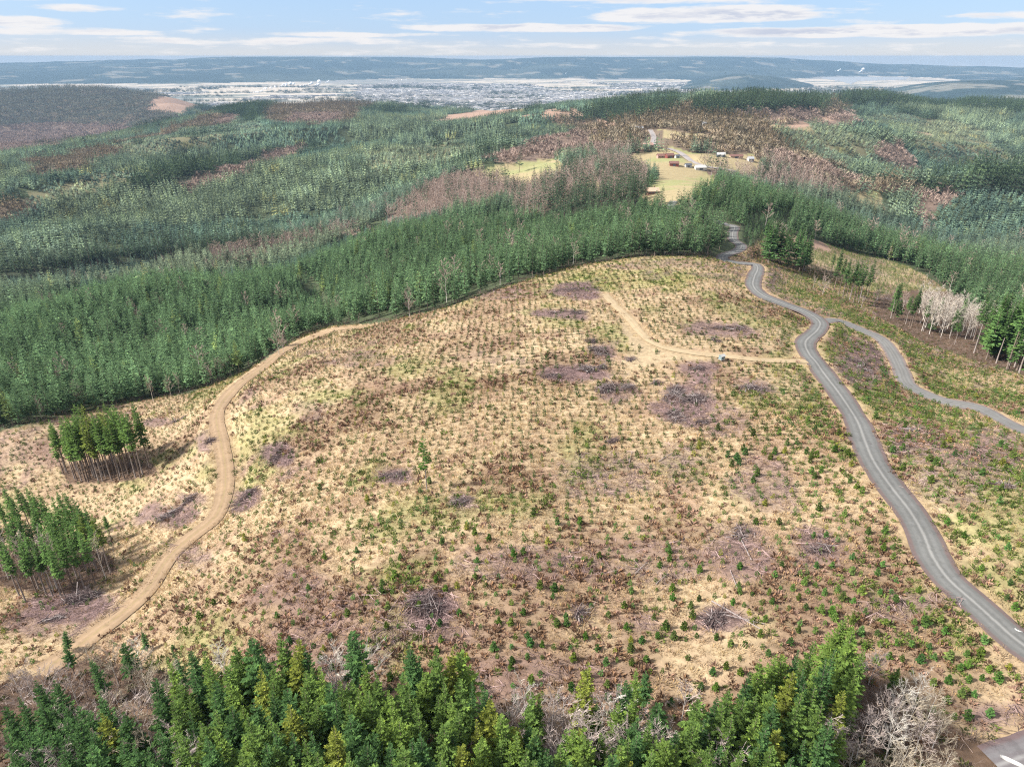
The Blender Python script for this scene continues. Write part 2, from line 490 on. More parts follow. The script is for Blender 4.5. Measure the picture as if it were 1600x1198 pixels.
def cover(x, y, z=None):
    """class of every ground point"""
    x = np.asarray(x, float); y = np.asarray(y, float)
    if z is None:
        z = ground_z(x, y)
    px, py, t = project(x, y, z)
    r = np.hypot(x, y)
    wl = np.clip(r * .03, 6, 200)
    amp = np.where(r < 420, 3.0, 7.0)
    jx = (fbm(x, y, 14, 2, 61) - .5) * amp * 2 * (r < 700) + (fbm(x, y, 90, 2, 62) - .5) * amp * 4 * (r >= 700)
    jy = (fbm(x, y, 14, 2, 63) - .5) * amp * (r < 700) + (fbm(x, y, 90, 2, 64) - .5) * amp * 1.2 * (r >= 700)
    px = px + jx; py = py + jy
    c = np.full(len(x), PLANT)
    for k, poly in POLY:
        c[inside(px, py, poly)] = k
    far = r > 3600
    low = z < 14
    c[far & low] = TOWN
    c[(r > 6400) & ~low] = FARHILL
    c[(r > 3600) & (r < 5200) & (z < 40) & (px < 420)] = DECID
    c[(r < 3600) & (r > 2000) & (z < 30)] = DECID
    hid = (r > 390) & ((c == CLEAR) | (c == WOOD)) & ~((px > 1130) & (r < 640))
    c[hid] = PLANT
    return c


# purple litter and debris fields in the clearcut: column, row, half width, half height (picture units), strength
LITTER = [(905,455,44,16,1),(880,490,45,9,1),(948,548,22,16,.8),(905,585,62,12,1),(963,610,34,17,.8),(1066,628,44,42,1.1),(1130,517,55,14,.9),(1190,606,40,16,.7),(1090,575,30,12,.9),
 (720,783,22,14,.8),(617,745,28,14,.9),(435,712,20,18,1),(380,782,26,22,1),(262,805,50,18,.9),(300,780,25,10,.7),(110,950,70,34,1.1),(60,985,60,20,.7),(672,950,40,32,1),(1125,965,46,20,.9),
 (1150,850,60,50,.7),(1335,565,50,34,.8),(1440,690,60,30,.55),(1480,760,70,50,.5),(1550,690,60,30,.5),(1190,760,45,50,.55),(1290,860,50,30,.6),(1240,390,40,12,.7),(1400,480,40,22,.9),
 (1540,720,60,30,.6),(960,740,80,40,.45),(1060,720,60,40,.5),(840,880,120,30,.45),(300,870,40,20,.6),(640,990,120,16,.5),(1000,880,140,40,.4),(1480,940,60,14,.6),(245,660,30,8,.8),(1210,440,20,30,.6),(1350,420,30,20,.6),
 (1120,660,50,26,.5),(560,560,60,14,.35),(480,640,30,14,.4),(770,460,60,10,.4),(1000,560,40,8,.5),(760,560,60,10,.35),(330,690,22,14,.9),(1340,1080,70,30,.6),(1560,1120,60,25,.8),(1400,950,50,18,.5),(900,1040,120,18,.45)]


def litter(px, py, x, y):
    m = np.zeros(len(px))
    w = (fbm(x, y, 9, 3, 81) - .5)
    for (cx, cy_, a, b, k) in LITTER:
        bb = (np.abs(px - cx) < a * 2.2) & (np.abs(py - cy_) < b * 2.2)
        i = np.nonzero(bb)[0]
        if len(i) == 0:
            continue
        q = np.sqrt(((px[i] - cx) / a) ** 2 + ((py[i] - cy_) / b) ** 2) + w[i] * 1.5
        m[i] = np.maximum(m[i], k * (1 - sstep(q, .6, 1.25)))
    return m


# ------------------------------------------------------------------ materials
def mat_new(name):
    m = bpy.data.materials.new(name)
    m.use_nodes = True
    m.node_tree.nodes.clear()
    N = NT(m.node_tree)
    out = N.node('ShaderNodeOutputMaterial')
    return m, N, out


def bsdf(N, out, col, rough=.85, spec=.2, bump=None, bstr=.3, bdist=.1, metallic=0):
    b = N.node('ShaderNodeBsdfPrincipled')
    N.put(b.inputs['Base Color'], col)
    N.put(b.inputs['Roughness'], rough)
    b.inputs['Specular IOR Level'].default_value = spec
    b.inputs['Metallic'].default_value = metallic
    if bump is not None:
        bn = N.node('ShaderNodeBump')
        bn.inputs['Strength'].default_value = bstr
        bn.inputs['Distance'].default_value = bdist
        N.put(bn.inputs['Height'], bump)
        N.l.new(bn.outputs[0], b.inputs['Normal'])
    N.l.new(b.outputs[0], out.inputs[0])
    return b


def pos(N):
    return N.node('ShaderNodeNewGeometry').outputs['Position']


def attr(N, name, typ='GEOMETRY'):
    a = N.node('ShaderNodeAttribute')
    a.attribute_type = typ
    a.attribute_name = name
    return a


def m_plain(name, c1, c2, scale=1.0, rough=.8, spec=.25, detail=4, objrand=0.0):
    m, N, out = mat_new(name)
    tc = N.node('ShaderNodeTexCoord').outputs['Object']
    n = N.smooth(N.noise(tc, scale, detail, .6), .3, .7)
    col = N.mix(n, rgb(*c1), rgb(*c2))
    if objrand:
        oi = N.node('ShaderNodeObjectInfo').outputs['Random']
        k = N.math('ADD', N.math('MULTIPLY', oi, objrand), 1 - objrand / 2)
        col = N.mix(1.0, col, k, 'MULTIPLY')
    bsdf(N, out, col, rough, spec, n, .4, .05)
    return m


def m_leaf(name, per_instance, transl=.24):
    """foliage: tint comes from the object's (or instance's) own colour, per-leaf variation from the mesh"""
    m, N, out = mat_new(name)
    if per_instance:
        tint = attr(N, 'tint', 'INSTANCER').outputs['Color']
    else:
        tint = N.node('ShaderNodeObjectInfo').outputs['Color']
    var = attr(N, 'var').outputs['Fac']
    col = N.mix(1.0, tint, var, 'MULTIPLY')
    warm = N.mix(1.0, col, rgb(1.12, 1.03, .80), 'MULTIPLY')
    col = N.mix(N.smooth(var, 1.0, 1.5), col, warm)
    d = N.node('ShaderNodeBsdfDiffuse'); N.put(d.inputs[0], col)
    t = N.node('ShaderNodeBsdfTranslucent'); N.put(t.inputs[0], col)
    mx = N.node('ShaderNodeMixShader'); mx.inputs[0].default_value = transl
    N.l.new(d.outputs[0], mx.inputs[1]); N.l.new(t.outputs[0], mx.inputs[2])
    N.l.new(mx.outputs[0], out.inputs[0])
    return m


MAT = {}
MAT['leaf'] = m_leaf('needle_foliage', False)
MAT['leaf_i'] = m_leaf('needle_foliage_mass', True)
MAT['twig'] = m_leaf('bare_twigs', False, 0.0)
MAT['dead'] = m_leaf('weathered_wood', False, 0.0)
MAT['bark'] = m_plain('fir_bark', (.10, .075, .06), (.20, .16, .135), 6, .9, .1)
MAT['bark_grey'] = m_plain('grey_fir_bark', (.30, .26, .24), (.18, .15, .135), 5, .9, .1)
MAT['bark_pale'] = m_plain('alder_bark', (.60, .57, .53), (.40, .36, .33), 3, .85, .15)


def m_ground():
    m, N, out = mat_new('ground_cover')
    col = attr(N, 'cover').outputs['Color']
    rough_k = attr(N, 'fine').outputs['Fac']
    p = pos(N)
    n1 = N.noise(p, .9, 5, .65)
    n2 = N.noise(N.vmath('ADD', p, (40, 3, 9)), .22, 4, .6)
    k = N.math('ADD', N.math('MULTIPLY', N.math('SUBTRACT', n1, .5), 1.7), N.math('MULTIPLY', N.math('SUBTRACT', n2, .5), .9))
    k = N.math('ADD', 1.0, N.math('MULTIPLY', k, rough_k))
    c = N.mix(1.0, col, k, 'MULTIPLY')
    # fine far structure: woods and clearings on the distant hills
    nf = N.noise(p, .012, 6, .68)
    kf = N.math('ADD', 1.0, N.math('MULTIPLY', N.math('SUBTRACT', nf, .5), attr(N, 'coarse').outputs['Fac']))
    c = N.mix(1.0, c, kf, 'MULTIPLY')
    bsdf(N, out, c, .95, .05, n1, .6, .25)
    return m


MAT['ground'] = m_ground()


# ------------------------------------------------------------------ mesh helpers
def mesh_np(name, V, faces4=None, faces3=None, mats=(), var=None, smooth=False, mat_idx=None):
    """mesh from numpy arrays: V (n,3); quads (m,4) and tris (k,3); var per face"""
    me = bpy.data.meshes.new(name)
    V = np.asarray(V, np.float32)
    q = np.zeros((0, 4), int) if faces4 is None else np.asarray(faces4, int)
    t = np.zeros((0, 3), int) if faces3 is None else np.asarray(faces3, int)
    me.vertices.add(len(V)); me.vertices.foreach_set('co', V.ravel())
    loops = np.concatenate([q.ravel(), t.ravel()])
    me.loops.add(len(loops)); me.loops.foreach_set('vertex_index', loops.astype(np.int32))
    starts = np.concatenate([np.arange(len(q)) * 4, len(q) * 4 + np.arange(len(t)) * 3]).astype(np.int32)
    me.polygons.add(len(starts)); me.polygons.foreach_set('loop_start', starts)
    me.update(calc_edges=True)
    me.validate()
    for m_ in mats:
        me.materials.append(m_)
    if mat_idx is not None:
        me.polygons.foreach_set('material_index', np.asarray(mat_idx, np.int32))
    if var is not None:
        a = me.attributes.new('var', 'FLOAT', 'FACE')
        a.data.foreach_set('value', np.asarray(var, np.float32))
    me.polygons.foreach_set('use_smooth', np.full(len(starts), smooth))
    me.update()
    return me


def link(name, me, parent=None, loc=None):
    o = bpy.data.objects.new(name, me)
    S.collection.objects.link(o)
    if parent is not None:
        o.parent = parent
    if loc is not None:
        o.location = loc
    return o


def tag(o, label=None, cat=None, group=None, kind=None):
    if label: o['label'] = label
    if cat: o['category'] = cat
    if group: o['group'] = group
    if kind: o['kind'] = kind
    return o


def empty(name, loc, rz=0.0, scale=1.0):
    o = bpy.data.objects.new(name, None)
    S.collection.objects.link(o)
    o.empty_display_size = .3
    o.location = loc
    o.rotation_euler = (0, 0, rz)
    o.scale = (scale,) * 3
    return o


def nrm(v):
    return v / np.maximum(np.linalg.norm(v, axis=-1, keepdims=True), 1e-9)


class Buf:
    """collects quads/tris with a value per face"""
    def __init__(s):
        s.V, s.Q, s.T, s.vq, s.vt, s.mq, s.mt, s.n = [], [], [], [], [], [], [], 0

    def quads(s, V, var, m=0):
        """V (k,4,3)"""
        k = len(V)
        s.V.append(V.reshape(-1, 3)); s.Q.append(np.arange(4 * k).reshape(k, 4) + s.n)
        s.vq.append(np.broadcast_to(var, (k,)).astype(float)); s.mq.append(np.full(k, m)); s.n += 4 * k

    def tube(s, pts, rad, sides=5, var=1.0, m=0, cap=True):
        pts = np.asarray(pts, float); k = len(pts)
        d = nrm(np.gradient(pts, axis=0))
        ref = np.where(np.abs(d[:, 2:3]) > .9, np.array([[1., 0, 0]]), np.array([[0., 0, 1]]))
        a = nrm(np.cross(d, ref)); b = np.cross(d, a)
        th = np.arange(sides) * 2 * math.pi / sides
        V = pts[:, None] + np.asarray(rad)[:, None, None] * (np.cos(th)[None, :, None] * a[:, None] + np.sin(th)[None, :, None] * b[:, None])
        i = np.arange(k - 1)[:, None] * sides; j = np.arange(sides)[None]; jn = (j + 1) % sides
        Q = np.stack([i + j, i + jn, i + sides + jn, i + sides + j], -1).reshape(-1, 4) + s.n
        s.V.append(V.reshape(-1, 3)); s.Q.append(Q); s.vq.append(np.full(len(Q), var)); s.mq.append(np.full(len(Q), m))
        if cap:
            for e in (0, k - 1):
                c = s.n + k * sides + (0 if e == 0 else 1)
                T = np.stack([np.full(sides, c), e * sides + s.n + np.arange(sides), e * sides + s.n + (np.arange(sides) + 1) % sides], -1)
                s.T.append(T); s.vt.append(np.full(sides, var * 1.25)); s.mt.append(np.full(sides, m))
            s.V.append(pts[[0, -1]]); s.n += 2
        s.n += k * sides

    def box(s, c, d, rz=0.0, var=1.0, m=0):
        x, y, z = np.array(d) / 2
        p = np.array([(-x, -y, -z), (x, -y, -z), (x, y, -z), (-x, y, -z), (-x, -y, z), (x, -y, z), (x, y, z), (-x, y, z)])
        ca, sa = math.cos(rz), math.sin(rz)
        p = np.stack([p[:, 0] * ca - p[:, 1] * sa, p[:, 0] * sa + p[:, 1] * ca, p[:, 2]], 1) + np.array(c)
        f = np.array([(0, 3, 2, 1), (4, 5, 6, 7), (0, 1, 5, 4), (1, 2, 6, 5), (2, 3, 7, 6), (3, 0, 4, 7)]) + s.n
        s.V.append(p); s.Q.append(f); s.vq.append(np.full(6, var)); s.mq.append(np.full(6, m)); s.n += 8

    def poly(s, pts, faces, var=1.0, m=0):
        p = np.asarray(pts, float); s.V.append(p)
        for f in faces:
            f = np.array(f) + s.n
            if len(f) == 4:
                s.Q.append(f[None]); s.vq.append(np.array([var])); s.mq.append(np.array([m]))
            else:
                s.T.append(f[None]); s.vt.append(np.array([var])); s.mt.append(np.array([m]))
        s.n += len(p)

    def mesh(s, name, mats, smooth=False):
        V = np.concatenate(s.V)
        q = np.concatenate(s.Q) if s.Q else None
        t = np.concatenate(s.T) if s.T else None
        var = np.concatenate(s.vq + s.vt)
        mi = np.concatenate(s.mq + s.mt)
        return mesh_np(name, V, q, t, mats, var, smooth, mi)


def sprays(b, p, d, ln, wd, rng, var, m=0, droop=.0):
    """kite-shaped leaf sprays: start p (k,3), direction d, length, width"""
    k = len(p)
    d = nrm(d)
    up = np.tile([0., 0, 1.], (k, 1))
    side = nrm(np.cross(d, up) + rng.normal(0, .45, (k, 3)))
    mid = p + d * (ln * .5)[:, None]
    tip = p + d * ln[:, None]; tip[:, 2] -= droop * ln
    b.quads(np.stack([p, mid - side * wd[:, None] / 2, tip, mid + side * wd[:, None] / 2], 1), var, m)


def fir_crown(b, h, cb, Rm, rng, nw=24, nb=6, st=4, shape=.85, sparse=0.0, fat=1.0, lean=0.0, m=0, tipup=.35):
    """crown of a fir: whorls of drooping boughs, each a fan of needle sprays"""
    P0, D, LN, WD, VR = [], [], [], [], []
    asym, a_as = rng.uniform(0, .22), rng.uniform(0, 6.28)
    for w in range(nw):
        u = (w + .5) / nw
        z0 = h * (cb + (1 - cb) * (u ** 1.05)) * .985
        L = Rm * ((1 - u) ** shape) * min(1.0, .5 + u * 4) + .12
        n = max(3, int(nb * (.75 if u > .85 else 1)))
        a0 = rng.uniform(0, 6.28)
        for k in range(n):
            if rng.random() < sparse:
                continue
            az = a0 + k * 6.283 / n + rng.normal(0, .25)
            Lb = L * rng.uniform(.5, 1.25) * (1 + asym * math.cos(az - a_as))
            el = -.38 + u * .95 + rng.normal(0, .12)
            dr = np.array([math.cos(az) * math.cos(el), math.sin(az) * math.cos(el), math.sin(el)])
            base = np.array([0, 0, z0 + rng.normal(0, .012 * h)])
            sd = np.array([-math.sin(az), math.cos(az), 0])
            vb = rng.uniform(.72, 1.2)
            for s_ in range(st):
                f = (s_ + .55) / st
                c = base + dr * Lb * f * .85 + np.array([0, 0, tipup * Lb * f * f * .5])
                l = Lb * (.62 - .30 * f) * rng.uniform(.7, 1.3) * min(1.0, 3.2 / st) + .1
                for sg in (-1, 1):
                    an = rng.uniform(.45, 1.0) * sg
                    dd = dr * math.cos(an) + sd * math.sin(an) + np.array([0, 0, rng.normal(-.08, .16)])
                    P0.append(c); D.append(dd); LN.append(l); WD.append(l * .52 * fat); VR.append(vb * rng.uniform(.8, 1.2) * (.82 + .36 * f))
            c = base + dr * Lb * .62 + np.array([0, 0, tipup * Lb * .2])
            P0.append(c); D.append(dr + np.array([0, 0, tipup * .4])); LN.append(Lb * .42 + .1); WD.append((Lb * .2 + .06) * fat); VR.append(vb * 1.15)
    # leader
    P0.append(np.array([0, 0, h * .965])); D.append(np.array([.02, 0, 1.])); LN.append(h * .035); WD.append(.16); VR.append(1.2)
    sprays(b, np.array(P0), np.array(D), np.array(LN), np.array(WD), rng, np.array(VR), m)


def trunk_pts(h, r, rng, top=.97, k=6, bend=.012):
    zz = np.linspace(0, h * top, k)
    zz[0] = -.6
    off = np.cumsum(rng.normal(0, bend * h / k, (k, 2)), 0); off -= off[0]
    off *= (1 - np.linspace(0, 1, k) ** 3)[:, None]
    return np.column_stack([off, zz]), r * (1 - .9 * np.linspace(0, 1, k))


def bare_tree(b, h, rng, spread=.33, lo=.25, n1=13, n2=6, n3=4, r0=None, m=0, tw=.022, up=.75):
    """leafless broadleaf: stem, limbs, branches and twigs as tapered prisms"""
    r0 = r0 or h * .011
    tp, tr = trunk_pts(h * .9, r0, rng, 1.0, 7, .03)
    segs = []
    for k in range(n1):
        f = lo + (1 - lo) * (k + rng.random()) / n1
        i = min(int(f * 6), 5); q = f * 6 - i
        p = tp[i] * (1 - q) + tp[i + 1] * q
        az = k * 2.4 + rng.normal(0, .4)
        L = h * spread * (1.15 - .75 * f) * rng.uniform(.7, 1.25)
        ez = up * rng.uniform(.6, 1.4)
        d = nrm(np.array([math.cos(az), math.sin(az), ez]))
        r = r0 * (1 - f) * .45 + .02
        e = p + d * L + np.array([0, 0, L * .18])
        segs.append((p, p + d * L * .5, r, r * .75)); segs.append((p + d * L * .5, e, r * .75, .02))
        for j in range(n2):
            g = .25 + .75 * (j + rng.random()) / n2
            p2 = p + (e - p) * g
            d2 = nrm(d + rng.normal(0, .55, 3) + np.array([0, 0, .35]))
            L2 = L * .48 * (1.2 - .6 * g) * rng.uniform(.6, 1.3)
            e2 = p2 + d2 * L2
            segs.append((p2, e2, tw * 1.5, tw * .8))
            for _ in range(n3):
                p3 = p2 + (e2 - p2) * rng.uniform(.2, 1)
                d3 = nrm(d2 + rng.normal(0, .6, 3) + np.array([0, 0, .2]))
                segs.append((p3, p3 + d3 * L2 * rng.uniform(.35, .75), tw, tw * .5))
    sg = segs
    A = np.array([s[0] for s in sg]); B = np.array([s[1] for s in sg]); ra = np.array([s[2] for s in sg]); rb = np.array([s[3] for s in sg])
    d = nrm(B - A)
    a = nrm(np.cross(d, np.where(np.abs(d[:, 2:3]) > .9, [[1., 0, 0]], [[0., 0, 1]]))); c = np.cross(d, a)
    ring = []
    for th in (0, 2.094, 4.189):
        o = math.cos(th) * a + math.sin(th) * c
        ring.append((A + o * ra[:, None], B + o * rb[:, None]))
    var = np.clip(rng.normal(1, .16, len(sg)), .6, 1.5)
    for i in range(3):
        b.quads(np.stack([ring[i][0], ring[(i + 1) % 3][0], ring[(i + 1) % 3][1], ring[i][1]], 1), var, m)
    return tp, tr


# ------------------------------------------------------------------ ground sheet
def lin(c):
    return np.array(c, float)


gxf, gyf, gzf = GX.ravel(), GY.ravel(), Z.ravel()
gcls = cover(gxf, gyf, gzf)
gpx, gpy, gt = project(gxf, gyf, gzf)
grr = np.hypot(gxf, gyf)
CCOL = {PLANT: (.065, .08, .045), CLEAR: (.30, .235, .15), DECID: (.17, .125, .10), FIELD: (.31, .255, .15), OLD: (.05, .058, .038), MIX: (.15, .115, .085), SOIL: (.30, .205, .155),
        WOOD: (.115, .078, .055), TOWN: (.46, .40, .33), FARHILL: (.03, .05, .05), YOUNG: (.16, .15, .09)}
col = np.array([CCOL[k] for k in range(11)])[gcls]


def cmix(colr, m, c):
    return colr * (1 - m[:, None]) + np.array(c)[None] * m[:, None]


def clear_tone(x, y, px, py):
    """colour and plant cover of the clearcut"""
    n1 = fbm(x, y, 26, 4, 101); n2 = fbm(x, y, 7, 3, 102); n3 = fbm(x, y, 60, 3, 103); n4 = fbm(x, y, 16, 3, 104)
    c = np.tile(np.array([.37, .285, .18]), (len(x), 1))
    c = cmix(c, sstep(n2, .45, .75) * .7, (.26, .175, .125))                    # pinkish bracken
    right = sstep(px, 900, 1450) * .14 + sstep(py, 720, 1020) * .17 + .06 * (fbm(x, y, 12, 2, 105) - .5)
    br = sstep(n1 + right, .53, .74)
    c = cmix(c, br * .75, (.18, .118, .082))                                     # red-brown brush
    gr = sstep(n4 + sstep(px, 1080, 1340) * .16, .58, .76) * .85
    rim = (np.abs(py - (445 - (px - 800) * .12)) < 30) & (px > 560) & (px < 1150)
    c = cmix(c, gr * .6, (.17, .19, .06))                                        # green moss and grass
    c = cmix(c, rim * sstep(n4, .4, .6) * .35, (.22, .25, .07))
    li = litter(px, py, x, y)
    pt = sstep(n3 + (n2 - .5) * .5, .66, .76) * .7
    li = np.maximum(li, pt * .55)
    c = cmix(c, np.clip(li, 0, 1) * .9, (.155, .103, .104))                       # purple-brown litter of limbs
    return c, br, li, gr


ci = np.nonzero(gcls == CLEAR)[0]
cc, cbr, cli, cgr = clear_tone(gxf[ci], gyf[ci], gpx[ci], gpy[ci])
col[ci] = cc
# trampled landing by the hut
land = inside(gpx + (fbm(gxf, gyf, 6, 2, 111) - .5) * 16, gpy + (fbm(gxf, gyf, 6, 2, 112) - .5) * 8, [(965,505),(985,500),(1012,532),(1060,543),(1125,551),(1110,562),(1040,566),(985,578),(968,565),(990,548)])
land &= grr < 330
col[land] = (.34, .265, .17)
rdist = road_dist(gxf[grr < 700], gyf[grr < 700])
ri = np.nonzero(grr < 700)[0]
vg = (1 - sstep(rdist, .3, 2.6)) * .8
col[ri] = cmix(col[ri], vg * (gcls[ri] == CLEAR), (.33, .245, .15))
# field, soil variation
fi = gcls == FIELD
col[fi] = cmix(col[fi], sstep(fbm(gxf[fi], gyf[fi], 40, 3, 121), .5, .68), (.25, .25, .12))
# plain: pale stubble, town, dark woods
ti = np.nonzero(gcls == TOWN)[0]
nn = fbm(gxf[ti] * .35, gyf[ti], 700, 4, 131); n5 = fbm(gxf[ti] * .6, gyf[ti], 230, 3, 132)
tc = col[ti]
tc = cmix(tc, sstep(nn, .5, .62) * .75, (.16, .17, .17))
tc = cmix(tc, sstep(n5, .56, .66) * .7, (.09, .12, .11))
nearp = 1 - sstep(grr[ti], 5600, 7600)
tc = cmix(tc, nearp * .55, (.20, .21, .21))
col[ti] = tc
hi_ = np.nonzero(gcls == FARHILL)[0]
nh = fbm(gxf[hi_], gyf[hi_], 900, 5, 141)
hc = cmix(col[hi_], sstep(nh, .52, .66) * .6, (.07, .09, .08))
hc = cmix(hc, sstep(fbm(gxf[hi_], gyf[hi_], 420, 4, 142), .64, .71) * .55, (.26, .24, .20))
col[hi_] = hc
fine = np.where(gcls == CLEAR, .8, .5) * (1 - sstep(grr, 900, 2500))
coarse = np.where((gcls == FARHILL), 1.6, np.where(gcls == TOWN, 1.2, 0)) * sstep(grr, 3300, 4500)
I, J = np.meshgrid(np.arange(NR - 1), np.arange(NA - 1), indexing='ij')
q0 = (I * NA + J).ravel()
Q = np.stack([q0, q0 + 1, q0 + NA + 1, q0 + NA], 1)[:, ::-1]
gm = mesh_np('ground', np.stack([gxf, gyf, gzf], 1), Q, None, [MAT['ground']], None, True)
a = gm.attributes.new('cover', 'FLOAT_COLOR', 'POINT')
a.data.foreach_set('color', np.column_stack([np.clip(col, 0, 1), np.ones(len(col))]).astype(np.float32).ravel())
a = gm.attributes.new('fine', 'FLOAT', 'POINT'); a.data.foreach_set('value', fine.astype(np.float32))
a = gm.attributes.new('coarse', 'FLOAT', 'POINT'); a.data.foreach_set('value', coarse.astype(np.float32))
tag(link('ground', gm), kind='structure')

# ------------------------------------------------------------------ roads
def m_road(name, edge, body, wheel, centre, wet=0.0):
    m, N, out = mat_new(name)
    ac = attr(N, 'across').outputs['Fac']
    p = pos(N)
    n = N.noise(p, 1.2, 5, .65); n2 = N.noise(p, .12, 3, .6)
    x = N.math('ADD', N.math('ABSOLUTE', ac), N.math('MULTIPLY', N.math('SUBTRACT', n, .5), .22))
    c = N.mix(N.smooth(x, .0, .15), rgb(*centre), rgb(*body))
    w1 = N.math('SUBTRACT', 1.0, N.smooth(N.math('ABSOLUTE', N.math('SUBTRACT', x, .40)), .04, .2))
    c = N.mix(N.math('MULTIPLY', w1, .8), c, rgb(*wheel))
    c = N.mix(N.smooth(x, .66, .84), c, rgb(*edge))
    k = N.math('ADD', .45, N.math('ADD', N.math('MULTIPLY', n, .55), N.math('MULTIPLY', n2, .56)))
    n3_ = N.smooth(N.noise(N.vmath('ADD', p, (9, 5, 3)), .45, 4, .7), .56, .66)
    k = N.math('MULTIPLY', k, N.math('SUBTRACT', 1.0, N.math('MULTIPLY', n3_, .16)))
    c = N.mix(1.0, c, k, 'MULTIPLY')
    bsdf(N, out, c, .8, .2, n, .3, .05)
    return m


RM = {
 'road': m_road('chip_seal', (.12, .09, .085), (.115, .116, .112), (.145, .146, .142), (.215, .213, .205)),
 'side_road': m_road('gravel', (.17, .135, .125), (.135, .133, .128), (.165, .163, .158), (.16, .158, .15)),
 'dirt_track': m_road('dirt', (.25, .175, .11), (.27, .19, .118), (.31, .22, .14), (.26, .195, .105)),
 'access_track': m_road('trampled_dirt', (.32, .25, .155), (.33, .255, .16), (.36, .28, .18), (.32, .25, .155)),
 'farm_road': m_road('asphalt', (.30, .24, .2), (.26, .24, .235), (.27, .25, .245), (.28, .26, .255)),
}
RM['hill_road'] = RM['farm_road']
RM['parking_lot'] = m_road('worn_asphalt', (.11, .08, .08), (.12, .11, .115), (.14, .135, .14), (.20, .195, .195))
RNAME = {'side_road': 'side_road', 'hill_road': 'farm_road', 'parking_lot': 'road'}
for nm, (L, z, w) in ROADW.items():
    d = nrm(np.gradient(L, axis=0)); n = np.stack([d[:, 1], -d[:, 0]], 1)
    ac = np.linspace(-1, 1, 9)
    wob = 1 + .22 * (vnoise(np.arange(len(L)) * .12, np.zeros(len(L)), 5) + .4 * vnoise(np.arange(len(L)) * .7, np.zeros(len(L)), 6) - .7)
    xy = L[:, None] + n[:, None] * (ac[None, :, None] * (w / 2) * wob[:, None, None])
    crown = (1 - ac ** 2) * .08
    zz = np.maximum(z[:, None], ground_z(xy[..., 0], xy[..., 1]) + .03) + .05 + crown[None]
    if w > 8: zz = zz + .6
    V = np.concatenate([xy, zz[..., None]], -1).reshape(-1, 3)
    i = np.arange(len(L) - 1)[:, None] * 9; j = np.arange(8)[None]
    Qr = np.stack([i + j, i + j + 1, i + 9 + j + 1, i + 9 + j], -1).reshape(-1, 4)
    me = mesh_np(nm, V, Qr, None, [RM[nm]], None, True)
    a_ = me.attributes.new('across', 'FLOAT', 'POINT')
    a_.data.foreach_set('value', np.tile(ac, len(L)).astype(np.float32))
    if me.polygons[0].normal.z < 0: me.flip_normals()
    tag(link(RNAME.get(nm, nm), me), kind='structure')


# ------------------------------------------------------------------ mass scatter (one object; instances drawn from kinds built in code)
def scatter(name, pts, variant, rot, scale, tint, protos):
    me = bpy.data.meshes.new(name)
    n = len(pts)
    me.vertices.add(n); me.vertices.foreach_set('co', np.asarray(pts, np.float32).ravel())
    a_ = me.attributes.new('variant', 'INT', 'POINT'); a_.data.foreach_set('value', np.asarray(variant, np.int32))
    a_ = me.attributes.new('turn', 'FLOAT_VECTOR', 'POINT'); a_.data.foreach_set('vector', np.asarray(rot, np.float32).ravel())
    a_ = me.attributes.new('size', 'FLOAT_VECTOR', 'POINT'); a_.data.foreach_set('vector', np.asarray(scale, np.float32).ravel())
    a_ = me.attributes.new('tint', 'FLOAT_COLOR', 'POINT'); a_.data.foreach_set('color', np.column_stack([tint, np.ones(n)]).astype(np.float32).ravel())
    o = link(name, me)
    g = bpy.data.node_groups.new(name + '_scatter', 'GeometryNodeTree')
    g.interface.new_socket('Geometry', in_out='INPUT', socket_type='NodeSocketGeometry')
    g.interface.new_socket('Geometry', in_out='OUTPUT', socket_type='NodeSocketGeometry')
    gi = g.nodes.new('NodeGroupInput'); go = g.nodes.new('NodeGroupOutput'); jn = g.nodes.new('GeometryNodeJoinGeometry')

    def named(nm, typ):
        q = g.nodes.new('GeometryNodeInputNamedAttribute'); q.data_type = typ; q.inputs[0].default_value = nm
        return next(s for s in q.outputs if s.enabled and s.name == 'Attribute')
    for k, po in enumerate(protos):
        cmp_ = g.nodes.new('FunctionNodeCompare'); cmp_.data_type = 'INT'; cmp_.operation = 'EQUAL'
        g.links.new(named('variant', 'INT'), cmp_.inputs[2]); cmp_.inputs[3].default_value = k
        oi = g.nodes.new('GeometryNodeObjectInfo'); oi.inputs['Object'].default_value = po; oi.inputs['As Instance'].default_value = True
        ip = g.nodes.new('GeometryNodeInstanceOnPoints')
        g.links.new(gi.outputs[0], ip.inputs['Points']); g.links.new(cmp_.outputs[0], ip.inputs['Selection'])
        g.links.new(oi.outputs['Geometry'], ip.inputs['Instance'])
        g.links.new(named('turn', 'FLOAT_VECTOR'), ip.inputs['Rotation']); g.links.new(named('size', 'FLOAT_VECTOR'), ip.inputs['Scale'])
        g.links.new(ip.outputs[0], jn.inputs[0])
    g.links.new(jn.outputs[0], go.inputs[0])
    md = o.modifiers.new('scatter', 'NODES'); md.node_group = g
    return o


def proto(name, me):
    return bpy.data.objects.new(name, me)


def rot_z(n):
    r = np.zeros((n, 3)); r[:, 2] = RNG.uniform(0, 6.283, n); r[:, :2] = RNG.normal(0, .03, (n, 2))
    return r


# ------------------------------------------------------------------ kinds of tree, each built once
def crown_mesh(seed, name='crown', **k):
    b = Buf(); fir_crown(b, rng=np.random.default_rng(seed), **k)
    return b.mesh(name, [MAT['leaf']])


def trunk_mesh(seed, h, r, mat='bark', sides=7, k=7):
    b = Buf(); rng = np.random.default_rng(seed)
    p, rr = trunk_pts(h, r, rng, .97, k)
    b.tube(p, rr, sides)
    return b.mesh('trunk', [MAT[mat]], True)


